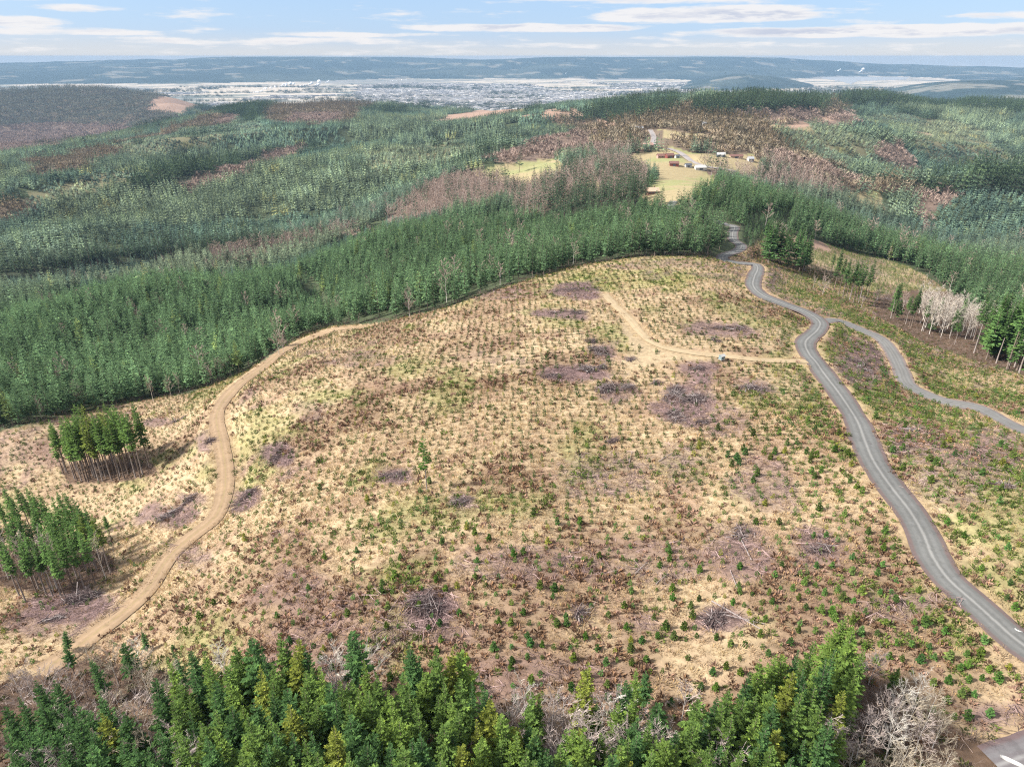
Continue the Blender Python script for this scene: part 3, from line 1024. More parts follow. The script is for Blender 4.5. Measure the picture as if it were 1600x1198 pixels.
FIRS = []          # near forest firs, 16 m
for s in range(9):
    kw = dict(h=16, cb=[.16, .28, .4, .22, .34, .18, .45, .3, .25][s], Rm=[2.5, 2.3, 2.1, 2.8, 2.4, 2.2, 2.2, 2.0, 2.6][s], nw=[27, 24, 22, 26, 25, 28, 22, 24, 26][s], nb=7, st=6,
              shape=[.85, .75, .7, .8, .95, .9, .6, .85, .7][s], sparse=[.03, .08, .15, .05, .1, .02, .16, .2, .08][s], tipup=.3)
    FIRS.append((crown_mesh(100 + s, **kw), trunk_mesh(120 + s, 16, .17)))
TALL = []          # tall firs with long bare stems, 24 m
for s in range(6):
    kw = dict(h=24, cb=[.50, .44, .55, .40, .50, .58][s], Rm=[1.9, 2.0, 1.7, 2.1, 1.8, 1.9][s], nw=20, nb=7, st=4, shape=.62, sparse=.12, tipup=.25, fat=1.1)
    TALL.append((crown_mesh(150 + s, **kw), trunk_mesh(160 + s, 24, .25, 'bark' if s % 2 else 'bark_grey')))
PLANTS = []        # plantation firs, 13 m, crowns nearly to the ground
for s in range(6):
    kw = dict(h=13, cb=[.14, .2, .26, .12, .3, .18][s], Rm=[2.1, 1.9, 2.0, 2.3, 1.9, 2.1][s], nw=14, nb=7, st=2, shape=.72, sparse=.05, fat=1.25)
    PLANTS.append((crown_mesh(180 + s, **kw), trunk_mesh(190 + s, 13, .13, k=4, sides=5)))


def whole_tree(name, seed, leafmat, **k):
    """crown and stem in one mesh, for the counted-as-a-mass forest"""
    b = Buf(); rng = np.random.default_rng(seed)
    fir_crown(b, rng=rng, **k)
    p, rr = trunk_pts(k['h'], k['h'] * .010, rng, .9, 3)
    b.tube(p, rr, 4, m=1)
    return proto(name, b.mesh(name, [leafmat, MAT['bark']]))


PM = [whole_tree('fir_kind', 200 + s, MAT['leaf_i'], h=[13, 12, 13.5, 11.5, 14, 12.5][s], cb=[.16, .24, .12, .2, .15, .3][s], Rm=[2.1, 1.9, 2.35, 2.2, 1.9, 2.0][s], nw=11, nb=6, st=2, shape=[.7, .8, .65, .75, .85, .6][s], fat=1.35, sparse=.06) for s in range(6)]
OM = [whole_tree('old_fir_kind', 210 + s, MAT['leaf_i'], h=24, cb=[.25, .4, .3][s], Rm=[2.9, 2.6, 3.2][s], nw=12, nb=6, st=1, shape=.75, fat=1.5) for s in range(3)]


def bare_whole(name, seed, h, mats, **k):
    b = Buf(); rng = np.random.default_rng(seed)
    tp, tr = bare_tree(b, h, rng, **k)
    b.tube(tp, tr, 4, m=1)
    return proto(name, b.mesh(name, mats))


def m_twig_i():
    m, N, out = mat_new('bare_twig_mass')
    c = N.mix(1.0, attr(N, 'tint', 'INSTANCER').outputs['Color'], attr(N, 'var').outputs['Fac'], 'MULTIPLY')
    bsdf(N, out, c, .9, .05)
    return m


MAT['twig_i'] = m_twig_i()
DM = [bare_whole('bare_tree_kind', 220 + s, 13, [MAT['twig_i'], MAT['bark_pale']], n1=12, n2=5, n3=3, tw=.05, spread=.30, lo=.3) for s in range(3)]


def clump(name, seed, kind):
    """a stand of trees 26 m across, seen from over a kilometre away"""
    b = Buf(); rng = np.random.default_rng(seed)
    sp = {'plant': 5.6, 'old': 6.5, 'bare': 5.4, 'mix': 6.0}[kind]
    n = int(26 / sp)
    sp = 26 / n
    for i in range(n):
        for j in range(n):
            x = (i + .5 + rng.normal(0, .25)) * sp - 13; y = (j + .5 + rng.normal(0, .25)) * sp - 13
            kd = kind if kind != 'mix' else ('bare' if rng.random() < .70 else 'old')
            v = rng.uniform(.55, 1.45)
            if kd == 'bare':
                h = rng.uniform(9, 15); k = 14
                a = rng.uniform(0, 6.28, k); e = rng.uniform(.5, 1.4, k)
                d = np.stack([np.cos(a) * np.cos(e), np.sin(a) * np.cos(e), np.sin(e)], 1)
                p = np.tile([x, y, h * .35], (k, 1)) + rng.normal(0, .5, (k, 3)); v = v * (2.3 if kind == 'mix' else 1)
                sprays(b, p, d, rng.uniform(.35, .6, k) * h, np.full(k, .9), rng, v * rng.uniform(.8, 1.2, k), 1)
            else:
                h = rng.uniform(10.5, 18) if kd == 'plant' else rng.uniform(14, 28)
                Rm = 2.8 if kd == 'plant' else 3.1
                nw = 4
                for w in range(nw):
                    u = (w + .3) / nw; k = 5
                    a = rng.uniform(0, 6.28) + np.arange(k) * 1.257
                    L = Rm * (1 - u) ** .8 * rng.uniform(.8, 1.2, k) + .3
                    d = np.stack([np.cos(a), np.sin(a), np.full(k, -.15 + u * .5)], 1)
                    p = np.tile([x, y, h * (.2 + .8 * u)], (k, 1))
                    sprays(b, p, d, L, L * .95, rng, v * rng.uniform(.85, 1.15, k), 0, .25)
                p = np.array([[x, y, h * .72]]); sprays(b, p, np.array([[.03, .02, 1.]]), np.array([h * .3]), np.array([.9]), rng, v * 1.1, 0)
                sprays(b, p, np.array([[.02, -.03, 1.]]), np.array([h * .3]), np.array([.9]), rng, v * 1.1, 0)
    return proto(name, b.mesh(name, [MAT['leaf_i'], MAT['twig_i']]))


CL = [clump('stand_kind', 240 + s, 'plant') for s in range(3)] + [clump('old_stand_kind', 250 + s, 'old') for s in range(2)] + [clump('bare_stand_kind', 255 + s, 'bare') for s in range(2)] + \
     [clump('mixed_stand_kind', 260 + s, 'mix') for s in range(3)]

# ------------------------------------------------------------------ forest beyond the clearcut
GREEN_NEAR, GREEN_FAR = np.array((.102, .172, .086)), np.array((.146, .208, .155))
DARK = np.array((.065, .10, .06)); TAN = np.array((.36, .27, .225)); PALE = np.array((.45, .41, .36))


def grid_points(r0, r1, sp, jit, azmax=R(47)):
    n = int(2 * r1 / sp) + 1
    xs = (np.arange(n) - n / 2) * sp
    ys = np.arange(int(r1 / sp) + 1) * sp
    X, Y = np.meshgrid(xs, ys)
    X = X.ravel() + RNG.uniform(-jit, jit, X.size) * sp; Y = Y.ravel() + RNG.uniform(-jit, jit, Y.size) * sp
    r = np.hypot(X, Y)
    k = (r > r0) & (r < r1) & (np.abs(np.arctan2(X, Y)) < azmax) & (Y > 10)
    return X[k], Y[k]


def stand_block(x, y, seed=0):
    """plantation blocks planted in different years: (random per block, nearness to the block's border)"""
    u = (x * .55 - y * .83) / 150 + .35 * fbm(x, y, 160, 2, 401 + seed); v = (x * .83 + y * .55) / 360
    iu, iv = np.floor(u), np.floor(v)
    d1 = np.full(len(x), 9.0); d2 = np.full(len(x), 9.0); idr = np.zeros(len(x))
    for a in (-1, 0, 1):
        for b in (-1, 0, 1):
            cu, cv = iu + a, iv + b
            d = np.hypot(u - cu - .15 - .7 * _hash(cu, cv, 71 + seed), v - cv - .15 - .7 * _hash(cu, cv, 72 + seed))
            n = d < d1
            d2 = np.where(n, d1, np.minimum(d2, d)); idr = np.where(n, _hash(cu, cv, 73 + seed), idr); d1 = np.where(n, d, d1)
    return idr, d2 - d1


def tone(x, y, r, cls, rng_n):
    n = len(x)
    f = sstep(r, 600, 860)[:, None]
    g = GREEN_NEAR * (1 - f) + GREEN_FAR * f  # distant firs turn grey-green: haze put into their tint
    big = fbm(x, y, 160, 3, 301); med = fbm(x, y, 45, 2, 302)
    blk, bd = stand_block(x, y)
    g = g * (.62 + .40 * big + .24 * med + .32 * (blk - .4) * sstep(r, 380, 650))[:, None]
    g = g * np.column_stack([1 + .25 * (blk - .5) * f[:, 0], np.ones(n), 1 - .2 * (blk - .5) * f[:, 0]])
    g = g * np.clip(rng_n.normal(1.08, .30, (n, 1)), .45, 1.9)
    yel = (rng_n.random(n) < .025)
    g[yel] = g[yel] * np.array([1.4, 1.12, .8])
    dk = cls == OLD
    g[dk] = DARK * np.clip(rng_n.normal(1, .22, (dk.sum(), 1)), .6, 1.6)
    return g


MID_R = 980.0
xa, ya = grid_points(215, 640, 4.1, .38); xb, yb = grid_points(640, MID_R, 5.3, .40)
x = np.concatenate([xa, xb]); y = np.concatenate([ya, yb])
z = ground_z(x, y)
c = cover(x, y, z)
px, py, t = project(x, y, z)
rd = road_dist(x, y)
r = np.hypot(x, y)
rnd = RNG.random(len(x))
gapn = fbm(x, y, 40, 2, 311); decn = fbm(x, y, 70, 2, 312)
kind = np.full(len(x), -1)                  # 0 plantation, 1 old, 2 bare
pl = c == PLANT
pl = (c == PLANT) | (c == YOUNG)
kind[pl & (rnd < .95)] = 0
kind[pl & (gapn < .34) & (rnd < .55)] = -1
kind[pl & (rnd > .988)] = 2
kind[(c == OLD) & (rnd < .50)] = 1
kind[(c == DECID) & (rnd < .62)] = 2
kind[(c == DECID) & (rnd > .955)] = 1
mx = c == MIX
kind[mx & (rnd < .13)] = 1; kind[mx & (rnd > .45)] = 2; kind[mx & (rnd > .30) & (rnd < .45) & (decn < .5)] = 0
draw = ridge(x, y)
low = (draw < .34) & pl & (r > 520)
kind[low & (draw < .26) & (rnd < .22)] = 1
kind[low & (draw < .24) & (rnd > .86) & (decn > .5)] = 2
_, bdm = stand_block(x, y)
kind[pl & (bdm < .030) & (r > 560)] = -1
kind[(rd < 3.0)] = -1
kind[(r > 560) & (c == FIELD) & (rnd < .004)] = 1
# a gap line between two plantation blocks
gap = inside(px, py, [(452,436),(484,434),(545,500),(508,507)])
kind[gap & (rnd < .4)] = -1
keep = kind >= 0
X, Y, ZZ, K, RR, CC, PX, PY, T_ = (q[keep] for q in (x, y, z, kind, r, c, px, py, t))
# depth of every plantation tree behind the clearcut's edge
edge = np.full(len(X), 99.0)
nb = RR < 560
for dist in (3, 6, 10):
    for an in np.arange(0, 6.28, .524):
        cx_, cy_ = X[nb] + math.cos(an) * dist, Y[nb] + math.sin(an) * dist
        cl_ = cover(cx_, cy_)
        hit = (cl_ == CLEAR)
        e = edge[nb]; e[hit] = np.minimum(e[hit], dist); edge[nb] = e
front = (edge < 9) & (K == 0) & (RR < 540)
# those on the side towards the camera are singled out as trees of their own
order = np.argsort(np.where(front, edge * 12 + RR, 1e9))
EDGE_IDX = order[:min(290, int(front.sum()))]
mask = np.ones(len(X), bool); mask[EDGE_IDX] = False
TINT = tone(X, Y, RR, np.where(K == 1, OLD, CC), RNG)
bare = K == 2
TINT[bare] = (TAN * RNG.uniform(.75, 1.2, (bare.sum(), 1)) * .9 + PALE * .1)
var = np.where(K == 0, RNG.integers(0, 6, len(X)), np.where(K == 1, 6 + RNG.integers(0, 3, len(X)), 9 + RNG.integers(0, 3, len(X))))
hs = np.clip(RNG.normal(1.0, .19, len(X)), .45, 1.45) * (1 + .25 * sstep(RR, 600, 700)) * (.88 + .3 * fbm(X, Y, 120, 2, 313))
young = inside(PX, PY, [(1160,340),(1240,330),(1230,362),(1165,392)]) | inside(PX, PY, [(1085,330),(1140,330),(1140,350),(1090,345)])
hs[young & (K == 0)] *= .45
hs[(K == 1) & (CC == MIX)] *= .85
blk, bd = stand_block(X, Y)
hs[K == 0] *= (1 + (.45 * (blk - .5)) * sstep(RR, 480, 620))[K == 0]
yg = (CC == YOUNG) & (K == 0); hs[yg] *= .5
hs[gap[keep] & (K == 0)] *= .5
size = np.stack([hs * RNG.uniform(.9, 1.15, len(X))] * 2 + [hs], 1)
pts = np.stack([X, Y, ZZ - .2], 1)
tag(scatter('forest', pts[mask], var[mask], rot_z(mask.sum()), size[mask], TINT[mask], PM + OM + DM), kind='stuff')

# individual firs along the plantation's edge
def put_tree(name, loc, meshes, scale, rz, tint, bark=(1, 1, 1), parts=('trunk', 'crown'), sxy=1.0):
    e = empty(name, loc, rz, 1.0)
    e.scale = (scale * sxy, scale * sxy, scale)
    cr, tr = meshes
    a_ = link(parts[1], cr, e); a_.color = (*tint, 1)
    b_ = link(parts[0], tr, e); b_.color = (*bark, 1)
    return e


ORD = ['first', 'second', 'third', 'fourth', 'fifth', 'sixth', 'seventh', 'eighth', 'ninth', 'tenth', 'eleventh', 'twelfth', 'thirteenth', 'fourteenth', 'fifteenth', 'sixteenth', 'seventeenth', 'eighteenth', 'nineteenth']
TENS = {2: 'twenty', 3: 'thirty', 4: 'forty', 5: 'fifty', 6: 'sixty', 7: 'seventy', 8: 'eighty', 9: 'ninety'}


def ordinal(n):
    if n < 19: return ORD[n]
    n += 1
    if n % 10 == 0: return TENS[n // 10][:-1] + 'ieth'
    return TENS[n // 10] + ' ' + ORD[n % 10 - 1]


ei = EDGE_IDX[np.argsort(PX[EDGE_IDX])]
SEG = [(-900, 260, 'plantation edge left of the alders'), (260, 520, 'plantation edge above the dirt track'), (520, 720, 'plantation edge left of the crest'),
       (720, 940, 'plantation edge behind the crest'), (940, 1165, 'plantation edge beside the road bends'), (1165, 1330, 'forest edge behind the red soil'), (1330, 3000, 'forest edge above the right clearing')]
cnt = {}
for i in ei:
    seg = next(s for s in SEG if s[0] <= PX[i] < s[1])[2]
    k = cnt[seg] = cnt.get(seg, 0) + 1
    tn = TINT[i]
    look = 'yellowish' if tn[0] > .055 else ('dark green' if tn[1] < .085 else 'bright green')
    e = put_tree('plantation_fir', (X[i], Y[i], ZZ[i]), PLANTS[int(RNG.integers(0, 6))], hs[i] * 1.02, RNG.uniform(0, 6.28), tn)
    tag(e, f'{look} fir, {ordinal((k - 1) % 95)} from left along the {seg}', 'fir tree', 'firs along the plantation edge')

# far forest as stands
x, y = grid_points(MID_R - 6, 3650, 22.5, .22, R(44))
x2, y2 = grid_points(3650, 6600, 31, .25, R(43))
f2 = np.concatenate([np.zeros(len(x)), np.ones(len(x2))]); x = np.concatenate([x, x2]); y = np.concatenate([y, y2])
z = ground_z(x, y); c = cover(x, y, z); r = np.hypot(x, y)
rnd = RNG.random(len(x)); dn = fbm(x, y, 210, 3, 331); on = fbm(x, y, 260, 3, 332)
kd = np.full(len(x), -1)
pl = (c == PLANT) | (c == YOUNG)
kd[pl] = RNG.integers(0, 3, pl.sum())
kd[pl & (on > .70) & (rnd < .5)] = 3
blf, bdf = stand_block(x, y)
dr_ = ridge(x, y)
low = pl & (dr_ < .36)
kd[low & (dr_ < .28) & (rnd < .45)] = 4
kd[low & (dr_ < .25) & (rnd > .8)] = 5
kd[pl & (bdf < .05) & (rnd < .75)] = -1
kd[c == OLD] = 3 + (rnd[c == OLD] < .5)
kd[(c == DECID) & (rnd < .8)] = 5 + (rnd[(c == DECID) & (rnd < .8)] < .4)
kd[c == MIX] = 7 + RNG.integers(0, 3, (c == MIX).sum())
kd[(c == FARHILL)] = 7 + RNG.integers(0, 3, (c == FARHILL).sum())
kd[(c == FARHILL) & (rnd < .4)] = 3
kd[(c == TOWN) & (fbm(x, y, 330, 3, 333) > .60) & (rnd < .35) & (r < 6600)] = 7
rd = road_dist(x, y); kd[rd < 16] = -1
k = kd >= 0
x, y, z, kd, r, c, f2 = (q[k] for q in (x, y, z, kd, r, c, f2))
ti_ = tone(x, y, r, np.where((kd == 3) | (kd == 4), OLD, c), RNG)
yk = (c == YOUNG) & (kd < 3); ti_[yk] = ti_[yk] * np.array((1.25, 1.15, 1.15))
mxk = kd >= 7
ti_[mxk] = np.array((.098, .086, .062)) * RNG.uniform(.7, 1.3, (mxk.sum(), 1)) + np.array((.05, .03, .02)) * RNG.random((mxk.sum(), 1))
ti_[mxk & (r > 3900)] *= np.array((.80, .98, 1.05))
bk = (kd == 5) | (kd == 6)
ti_[bk] = TAN * RNG.uniform(.7, 1.1, (bk.sum(), 1)) * .85
sc = np.where(f2 > 0, 1.36, 1.0) * RNG.uniform(.9, 1.1, len(x))
eps = 8.0
gx_ = (ground_z(x + eps, y) - ground_z(x - eps, y)) / (2 * eps); gy_ = (ground_z(x, y + eps) - ground_z(x, y - eps)) / (2 * eps)
rot = np.stack([np.arctan(gy_), -np.arctan(gx_), np.zeros(len(x))], 1)
quarter = RNG.integers(0, 4, len(x)) * math.pi / 2
# turn the stand about its own axis first, then lay it along the slope
cq, sq = np.cos(quarter), np.sin(quarter)
rot[:, 0], rot[:, 1] = np.arctan(gy_ * cq - gx_ * sq), -np.arctan(gx_ * cq + gy_ * sq)
rot[:, 2] = quarter
n = 5200
ra_, aa_ = RNG.uniform(1500, 2850, n), RNG.uniform(R(-4), R(40), n)
xs, ys = ra_ * np.sin(aa_), ra_ * np.cos(aa_); zs = ground_z(xs, ys); cs = cover(xs, ys, zs)
ks = ((cs == OLD) & (fbm(xs, ys, 130, 2, 381) > .40)) | ((cs == MIX) & (RNG.random(n) < .35)) | ((cs == PLANT) & (RNG.random(n) < .03))
xs, ys, zs = xs[ks], ys[ks], zs[ks]; n = len(xs)
szs = RNG.uniform(.95, 1.55, n)
x, y, z, kd, c = np.concatenate([x, xs]), np.concatenate([y, ys]), np.concatenate([z, zs]), np.concatenate([kd, 10 + RNG.integers(0, 3, n)]), np.concatenate([c, np.full(n, OLD)])
rot = np.concatenate([rot, rot_z(n)]); sc = np.concatenate([sc, szs]); ti_ = np.concatenate([ti_, np.array((.055, .08, .05)) * RNG.uniform(.7, 1.4, (n, 1))])
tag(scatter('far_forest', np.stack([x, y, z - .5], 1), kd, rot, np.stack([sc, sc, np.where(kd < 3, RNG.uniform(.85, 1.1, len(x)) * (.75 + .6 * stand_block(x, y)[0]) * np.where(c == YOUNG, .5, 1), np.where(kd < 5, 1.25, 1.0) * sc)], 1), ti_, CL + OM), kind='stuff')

# ------------------------------------------------------------------ clearcut: planted saplings
def sapling_mesh(name, seed, mats, nw, nb, st, h=1.5):
    b = Buf(); rng = np.random.default_rng(seed)
    fir_crown(b, h, .06, h * .33, rng, nw=nw, nb=nb, st=st, shape=.85, fat=1.5, tipup=.4)
    p, rr = trunk_pts(h, .025, rng, .9, 3)
    p[0, 2] = -.1
    b.tube(p, rr, 4, m=1)
    return b.mesh(name, mats)


SAP = [sapling_mesh('sapling', 300 + s, [MAT['leaf'], MAT['bark']], 7, 6, 2) for s in range(4)]
SAPI = [proto('sapling_kind', sapling_mesh('sapling_kind', 310 + s, [MAT['leaf_i'], MAT['bark']], 5, 5, 1)) for s in range(3)]
x, y = grid_points(48, 640, 2.15, .24, R(56))
z = ground_z(x, y); c = cover(x, y, z); px, py, t = project(x, y, z)
k = c == CLEAR
x, y, z, px, py, t = (q[k] for q in (x, y, z, px, py, t))
_, br, li, gr = clear_tone(x, y, px, py)
r = np.hypot(x, y)
rd = road_dist(x, y)
rnd = RNG.random(len(x))
dens = .86 - .55 * np.clip(li, 0, 1) - .10 * sstep(py, 600, 880)
land_p = inside(px, py, [(965,505),(985,500),(1012,532),(1060,543),(1125,551),(1110,562),(1040,566),(985,578),(968,565),(990,548)])
k = (rnd < dens) & (rd > 1.6) & ~(land_p & (r < 330) & (rnd < .75)) & ~((r > 430) & (px < 1150))
x, y, z, px, py, r, br = (q[k] for q in (x, y, z, px, py, r, br))
n = len(x)
sz = RNG.lognormal(0, .19, n) * (.68 + .18 * sstep(px, 950, 1350) + .02 * sstep(py, 700, 1000)) * (.75 + .5 * fbm(x, y, 45, 2, 341))
sz = np.clip(sz, .3, 1.25)
stint = np.array((.060, .105, .026)) * RNG.uniform(.6, 1.35, (n, 1)) * (.72 + .5 * sstep(py, 560, 900) + .45 * sstep(px, 1150, 1300))[:, None] * np.column_stack([RNG.uniform(.75, 1.3, n), np.ones(n), RNG.uniform(.7, 1.3, n)])
yl = (RNG.random(n) < .07); stint[yl] = np.array((.21, .22, .045)) * RNG.uniform(.8, 1.1, (yl.sum(), 1))
inframe = (px > 12) & (px < 1588) & (py > 300) & (py < 1150)
hidden_low = (py > 1080) & (px < 1000)
score = np.where(inframe & ~hidden_low, sz / np.maximum(t[k] if len(t) != n else t, 1), -1)
show = np.argsort(-score)[:300]
m = np.ones(n, bool); m[show] = False
tag(scatter('sapling_rows', np.stack([x, y, z - .03], 1)[m], RNG.integers(0, 3, n)[m], rot_z(n)[m], np.stack([sz * RNG.uniform(.9, 1.2, n)] * 2 + [sz], 1)[m], stint[m], SAPI), kind='stuff')
bysy = show[np.argsort(-py[show])]
for row in range(8):
    ids = bysy[row * 38:(row + 1) * 38]
    ids = ids[np.argsort(px[ids])]
    for j, i in enumerate(ids):
        o = link('sapling', SAP[int(RNG.integers(0, 4))], None, (x[i], y[i], z[i] - .03))
        o.rotation_euler = (0, 0, RNG.uniform(0, 6.28)); o.scale = (sz[i] * RNG.uniform(.95, 1.2),) * 2 + (sz[i],)
        o.color = (*stint[i], 1)
        look = 'yellowish' if yl[i] else ('dark green' if stint[i][1] < .10 else 'bright green')
        tag(o, f'{look} sapling, {ordinal(j)} from left in {ORD[row]} band above the foreground trees', 'sapling', 'planted saplings nearest the camera')

# ------------------------------------------------------------------ clearcut: grass, bracken, sticks
def tuft(name, seed, n, h, spread, w, flop):
    b = Buf(); rng = np.random.default_rng(seed)
    a = rng.uniform(0, 6.28, n); rr = np.sqrt(rng.random(n)) * spread
    p = np.stack([np.cos(a) * rr, np.sin(a) * rr, np.full(n, -.04)], 1)
    a2 = a + rng.normal(0, .7, n); e = rng.uniform(flop, 1.35, n)
    d = np.stack([np.cos(a2) * np.cos(e), np.sin(a2) * np.cos(e), np.sin(e)], 1)
    sprays(b, p, d, h * rng.uniform(.6, 1.2, n), np.full(n, w) * rng.uniform(.7, 1.3, n), rng, np.clip(rng.normal(1, .2, n), .5, 1.5), 0, .15)
    return proto(name, b.mesh(name, [MAT['leaf_i']]))


def stick_bunch(name, seed, n, size, ln, r):
    b = Buf(); rng = np.random.default_rng(seed)
    for i in range(n):
        c0 = np.array([rng.normal(0, size), rng.normal(0, size), rng.uniform(.02, .25)])
        a = rng.uniform(0, 6.28); L = ln * rng.uniform(.4, 1.2)
        d = np.array([math.cos(a), math.sin(a), rng.normal(.08, .18)])
        b.tube(np.array([c0 - d * L / 2, c0 + d * L / 2]), [r * rng.uniform(.6, 1.2), r * .5], 3, var=rng.choice([.55, .8, 1.2, 1.9]), cap=False)
    return proto(name, b.mesh(name, [MAT['twig_i']]))


GR = [tuft('grass_kind', 400 + s, 30, .62, .55, .085, .35) for s in range(3)] + [tuft('bracken_kind', 410 + s, 26, .8, .35, .24, .1) for s in range(2)] + \
     [tuft('green_brush_kind', 420 + s, 34, .7, .4, .2, .3) for s in range(2)] + [stick_bunch('stick_kind', 430 + s, 12, .8, 1.7, .035) for s in range(3)]
xa, ya = grid_points(46, 175, 1.12, .45, R(58)); xb, yb = grid_points(175, 420, 1.7, .45, R(45))
x = np.concatenate([xa, xb]); y = np.concatenate([ya, yb])
z = ground_z(x, y); c = cover(x, y, z); px, py, t = project(x, y, z)
k = (c == CLEAR) & (road_dist(x, y, ['road', 'side_road', 'parking_lot']) > RNG.normal(.15, .4, len(x))) & (road_dist(x, y, ['dirt_track', 'access_track']) > RNG.normal(-.3, .5, len(x)))
x, y, z, px, py = (q[k] for q in (x, y, z, px, py))
tone_, br, li, gr = clear_tone(x, y, px, py)
n = len(x); rnd = RNG.random(n); rn2 = RNG.random(n)
land_p = inside(px, py, [(965,505),(985,500),(1012,532),(1060,543),(1125,551),(1110,562),(1040,566),(985,578),(968,565),(990,548)])
vi = RNG.integers(0, 3, n)
tt = np.array((.43, .325, .205)) * RNG.uniform(.7, 1.25, (n, 1)) * np.column_stack([np.ones(n), RNG.uniform(.92, 1.03, n), RNG.uniform(.8, 1.1, n)])
tt = tt * .6 + tone_ * .5
bb = rnd < (.05 + .42 * br)
vi = np.where(bb, 3 + RNG.integers(0, 2, n), vi); tt[bb] = np.array((.21, .13, .085)) * RNG.uniform(.6, 1.3, (bb.sum(), 1))
pk = bb & (rn2 < .35); tt[pk] = np.array((.30, .195, .15)) * RNG.uniform(.8, 1.2, (pk.sum(), 1))
gg = (rn2 > .99 - .25 * gr - .16 * sstep(px, 1180, 1340)) | ((rn2 > .7) & (px > 560) & (px < 1150) & (np.abs(py - (445 - (px - 800) * .12)) < 26) & (rnd < .55))
vi = np.where(gg, 5 + RNG.integers(0, 2, n), vi); tt[gg] = np.array((.13, .17, .045)) * RNG.uniform(.6, 1.3, (gg.sum(), 1))
ll = (RNG.random(n) < .75 * np.clip(li, 0, 1))
vi = np.where(ll, 7 + RNG.integers(0, 3, n), vi); tt[ll] = np.array((.19, .135, .13)) * RNG.uniform(.7, 1.4, (ll.sum(), 1))
size = RNG.uniform(.6, 1.25, n) * (.8 + .6 * fbm(x, y, 11, 2, 351))
keep = ~(land_p & (RNG.random(n) < .85)) & (RNG.random(n) < .93)
tag(scatter('dry_grass', np.stack([x, y, z], 1)[keep], vi[keep], rot_z(n)[keep], np.stack([size] * 3, 1)[keep], tt[keep], GR), kind='stuff')

# ------------------------------------------------------------------ undergrowth on woodland floors
def shrub_kind(name, seed, h, n):
    b = Buf(); rng = np.random.default_rng(seed)
    for i in range(n):
        a = rng.uniform(0, 6.28); e = rng.uniform(.5, 1.5); d = np.array([math.cos(a) * math.cos(e), math.sin(a) * math.cos(e), math.sin(e)])
        L = h * rng.uniform(.5, 1.1)
        p = np.array([rng.normal(0, .25), rng.normal(0, .25), -.05])
        b.tube(np.array([p, p + d * L * .55, p + d * L + np.array([0, 0, L * .1])]), [.022, .016, .007], 3, var=rng.uniform(.6, 1.5), cap=False)
        for _ in range(4):
            q = p + d * L * rng.uniform(.3, 1); d2 = nrm(d + rng.normal(0, .6, 3))
            b.tube(np.array([q, q + d2 * L * .4]), [.014, .006], 3, var=rng.uniform(.6, 1.5), cap=False)
    return proto(name, b.mesh(name, [MAT['twig_i']]))


UG = [shrub_kind('brush_kind', 440 + s, 2.2, 16) for s in range(3)] + [tuft('fern_kind', 445 + s, 22, .95, .25, .3, .15) for s in range(2)] + [stick_bunch('branch_kind', 448, 10, 1.2, 2.6, .05)]
x, y = grid_points(34, 430, 1.5, .45, R(62))
z = ground_z(x, y); c = cover(x, y, z)
rr_ = np.hypot(x, y); fm = (rr_ - 9) / rr_
rim_ = (c == PLANT) & (rr_ > 150) & (cover(x * fm, y * fm) == CLEAR)
k = ((c == WOOD) | rim_) & (road_dist(x, y) > .8)
x, y, z = x[k], y[k], z[k]; n = len(x)
vi = RNG.choice([0, 1, 2, 3, 4, 5], n, p=[.17, .17, .16, .19, .19, .12])
tt = np.array((.20, .15, .125)) * RNG.uniform(.55, 1.3, (n, 1))
fe = (vi == 3) | (vi == 4)
tt[fe] = np.where(RNG.random((fe.sum(), 1)) < .5, np.array([[.085, .10, .035]]), np.array([[.17, .10, .06]])) * RNG.uniform(.6, 1.3, (fe.sum(), 1))
sc = RNG.uniform(.6, 1.3, n) * (1 - .5 * sstep(np.hypot(x, y), 180, 230))
tag(scatter('undergrowth', np.stack([x, y, z], 1), vi, rot_z(n), np.stack([sc] * 3, 1), tt, UG), kind='stuff')

# ------------------------------------------------------------------ foreground woodland
ALDER = []
for s in range(6):
    b = Buf(); rng = np.random.default_rng(500 + s)
    h = 12
    tp, tr = bare_tree(b, h, rng, spread=[.3, .36, .42, .28, .34, .4][s], lo=[.3, .2, .12, .35, .25, .15][s], n1=[13, 14, 16, 12, 14, 15][s], n2=6, n3=6, tw=.022, up=[.9, .8, 1.1, 1.0, .7, 1.3][s])
    tm = Buf(); tm.tube(tp, tr, 6)
    ALDER.append((b.mesh('branches', [MAT['twig']]), tm.mesh('trunk', [MAT['bark_pale']], True)))
SNAG = []
for s in range(2):
    b = Buf(); rng = np.random.default_rng(520 + s)
    tp, tr = bare_tree(b, 12, rng, spread=.14, lo=.2, n1=26, n2=3, n3=2, tw=.035, up=.1)
    tm = Buf(); tm.tube(tp, tr * .9, 6)
    SNAG.append((b.mesh('branches', [MAT['dead']]), tm.mesh('trunk', [MAT['bark_pale']], True)))


def stand_under(px, py, h):
    """ground spot whose tree of height h tops out at a picture point"""
    x, y, z, t = sight(px, py, lift=h)
    return x, y, float(ground_z(x, y))


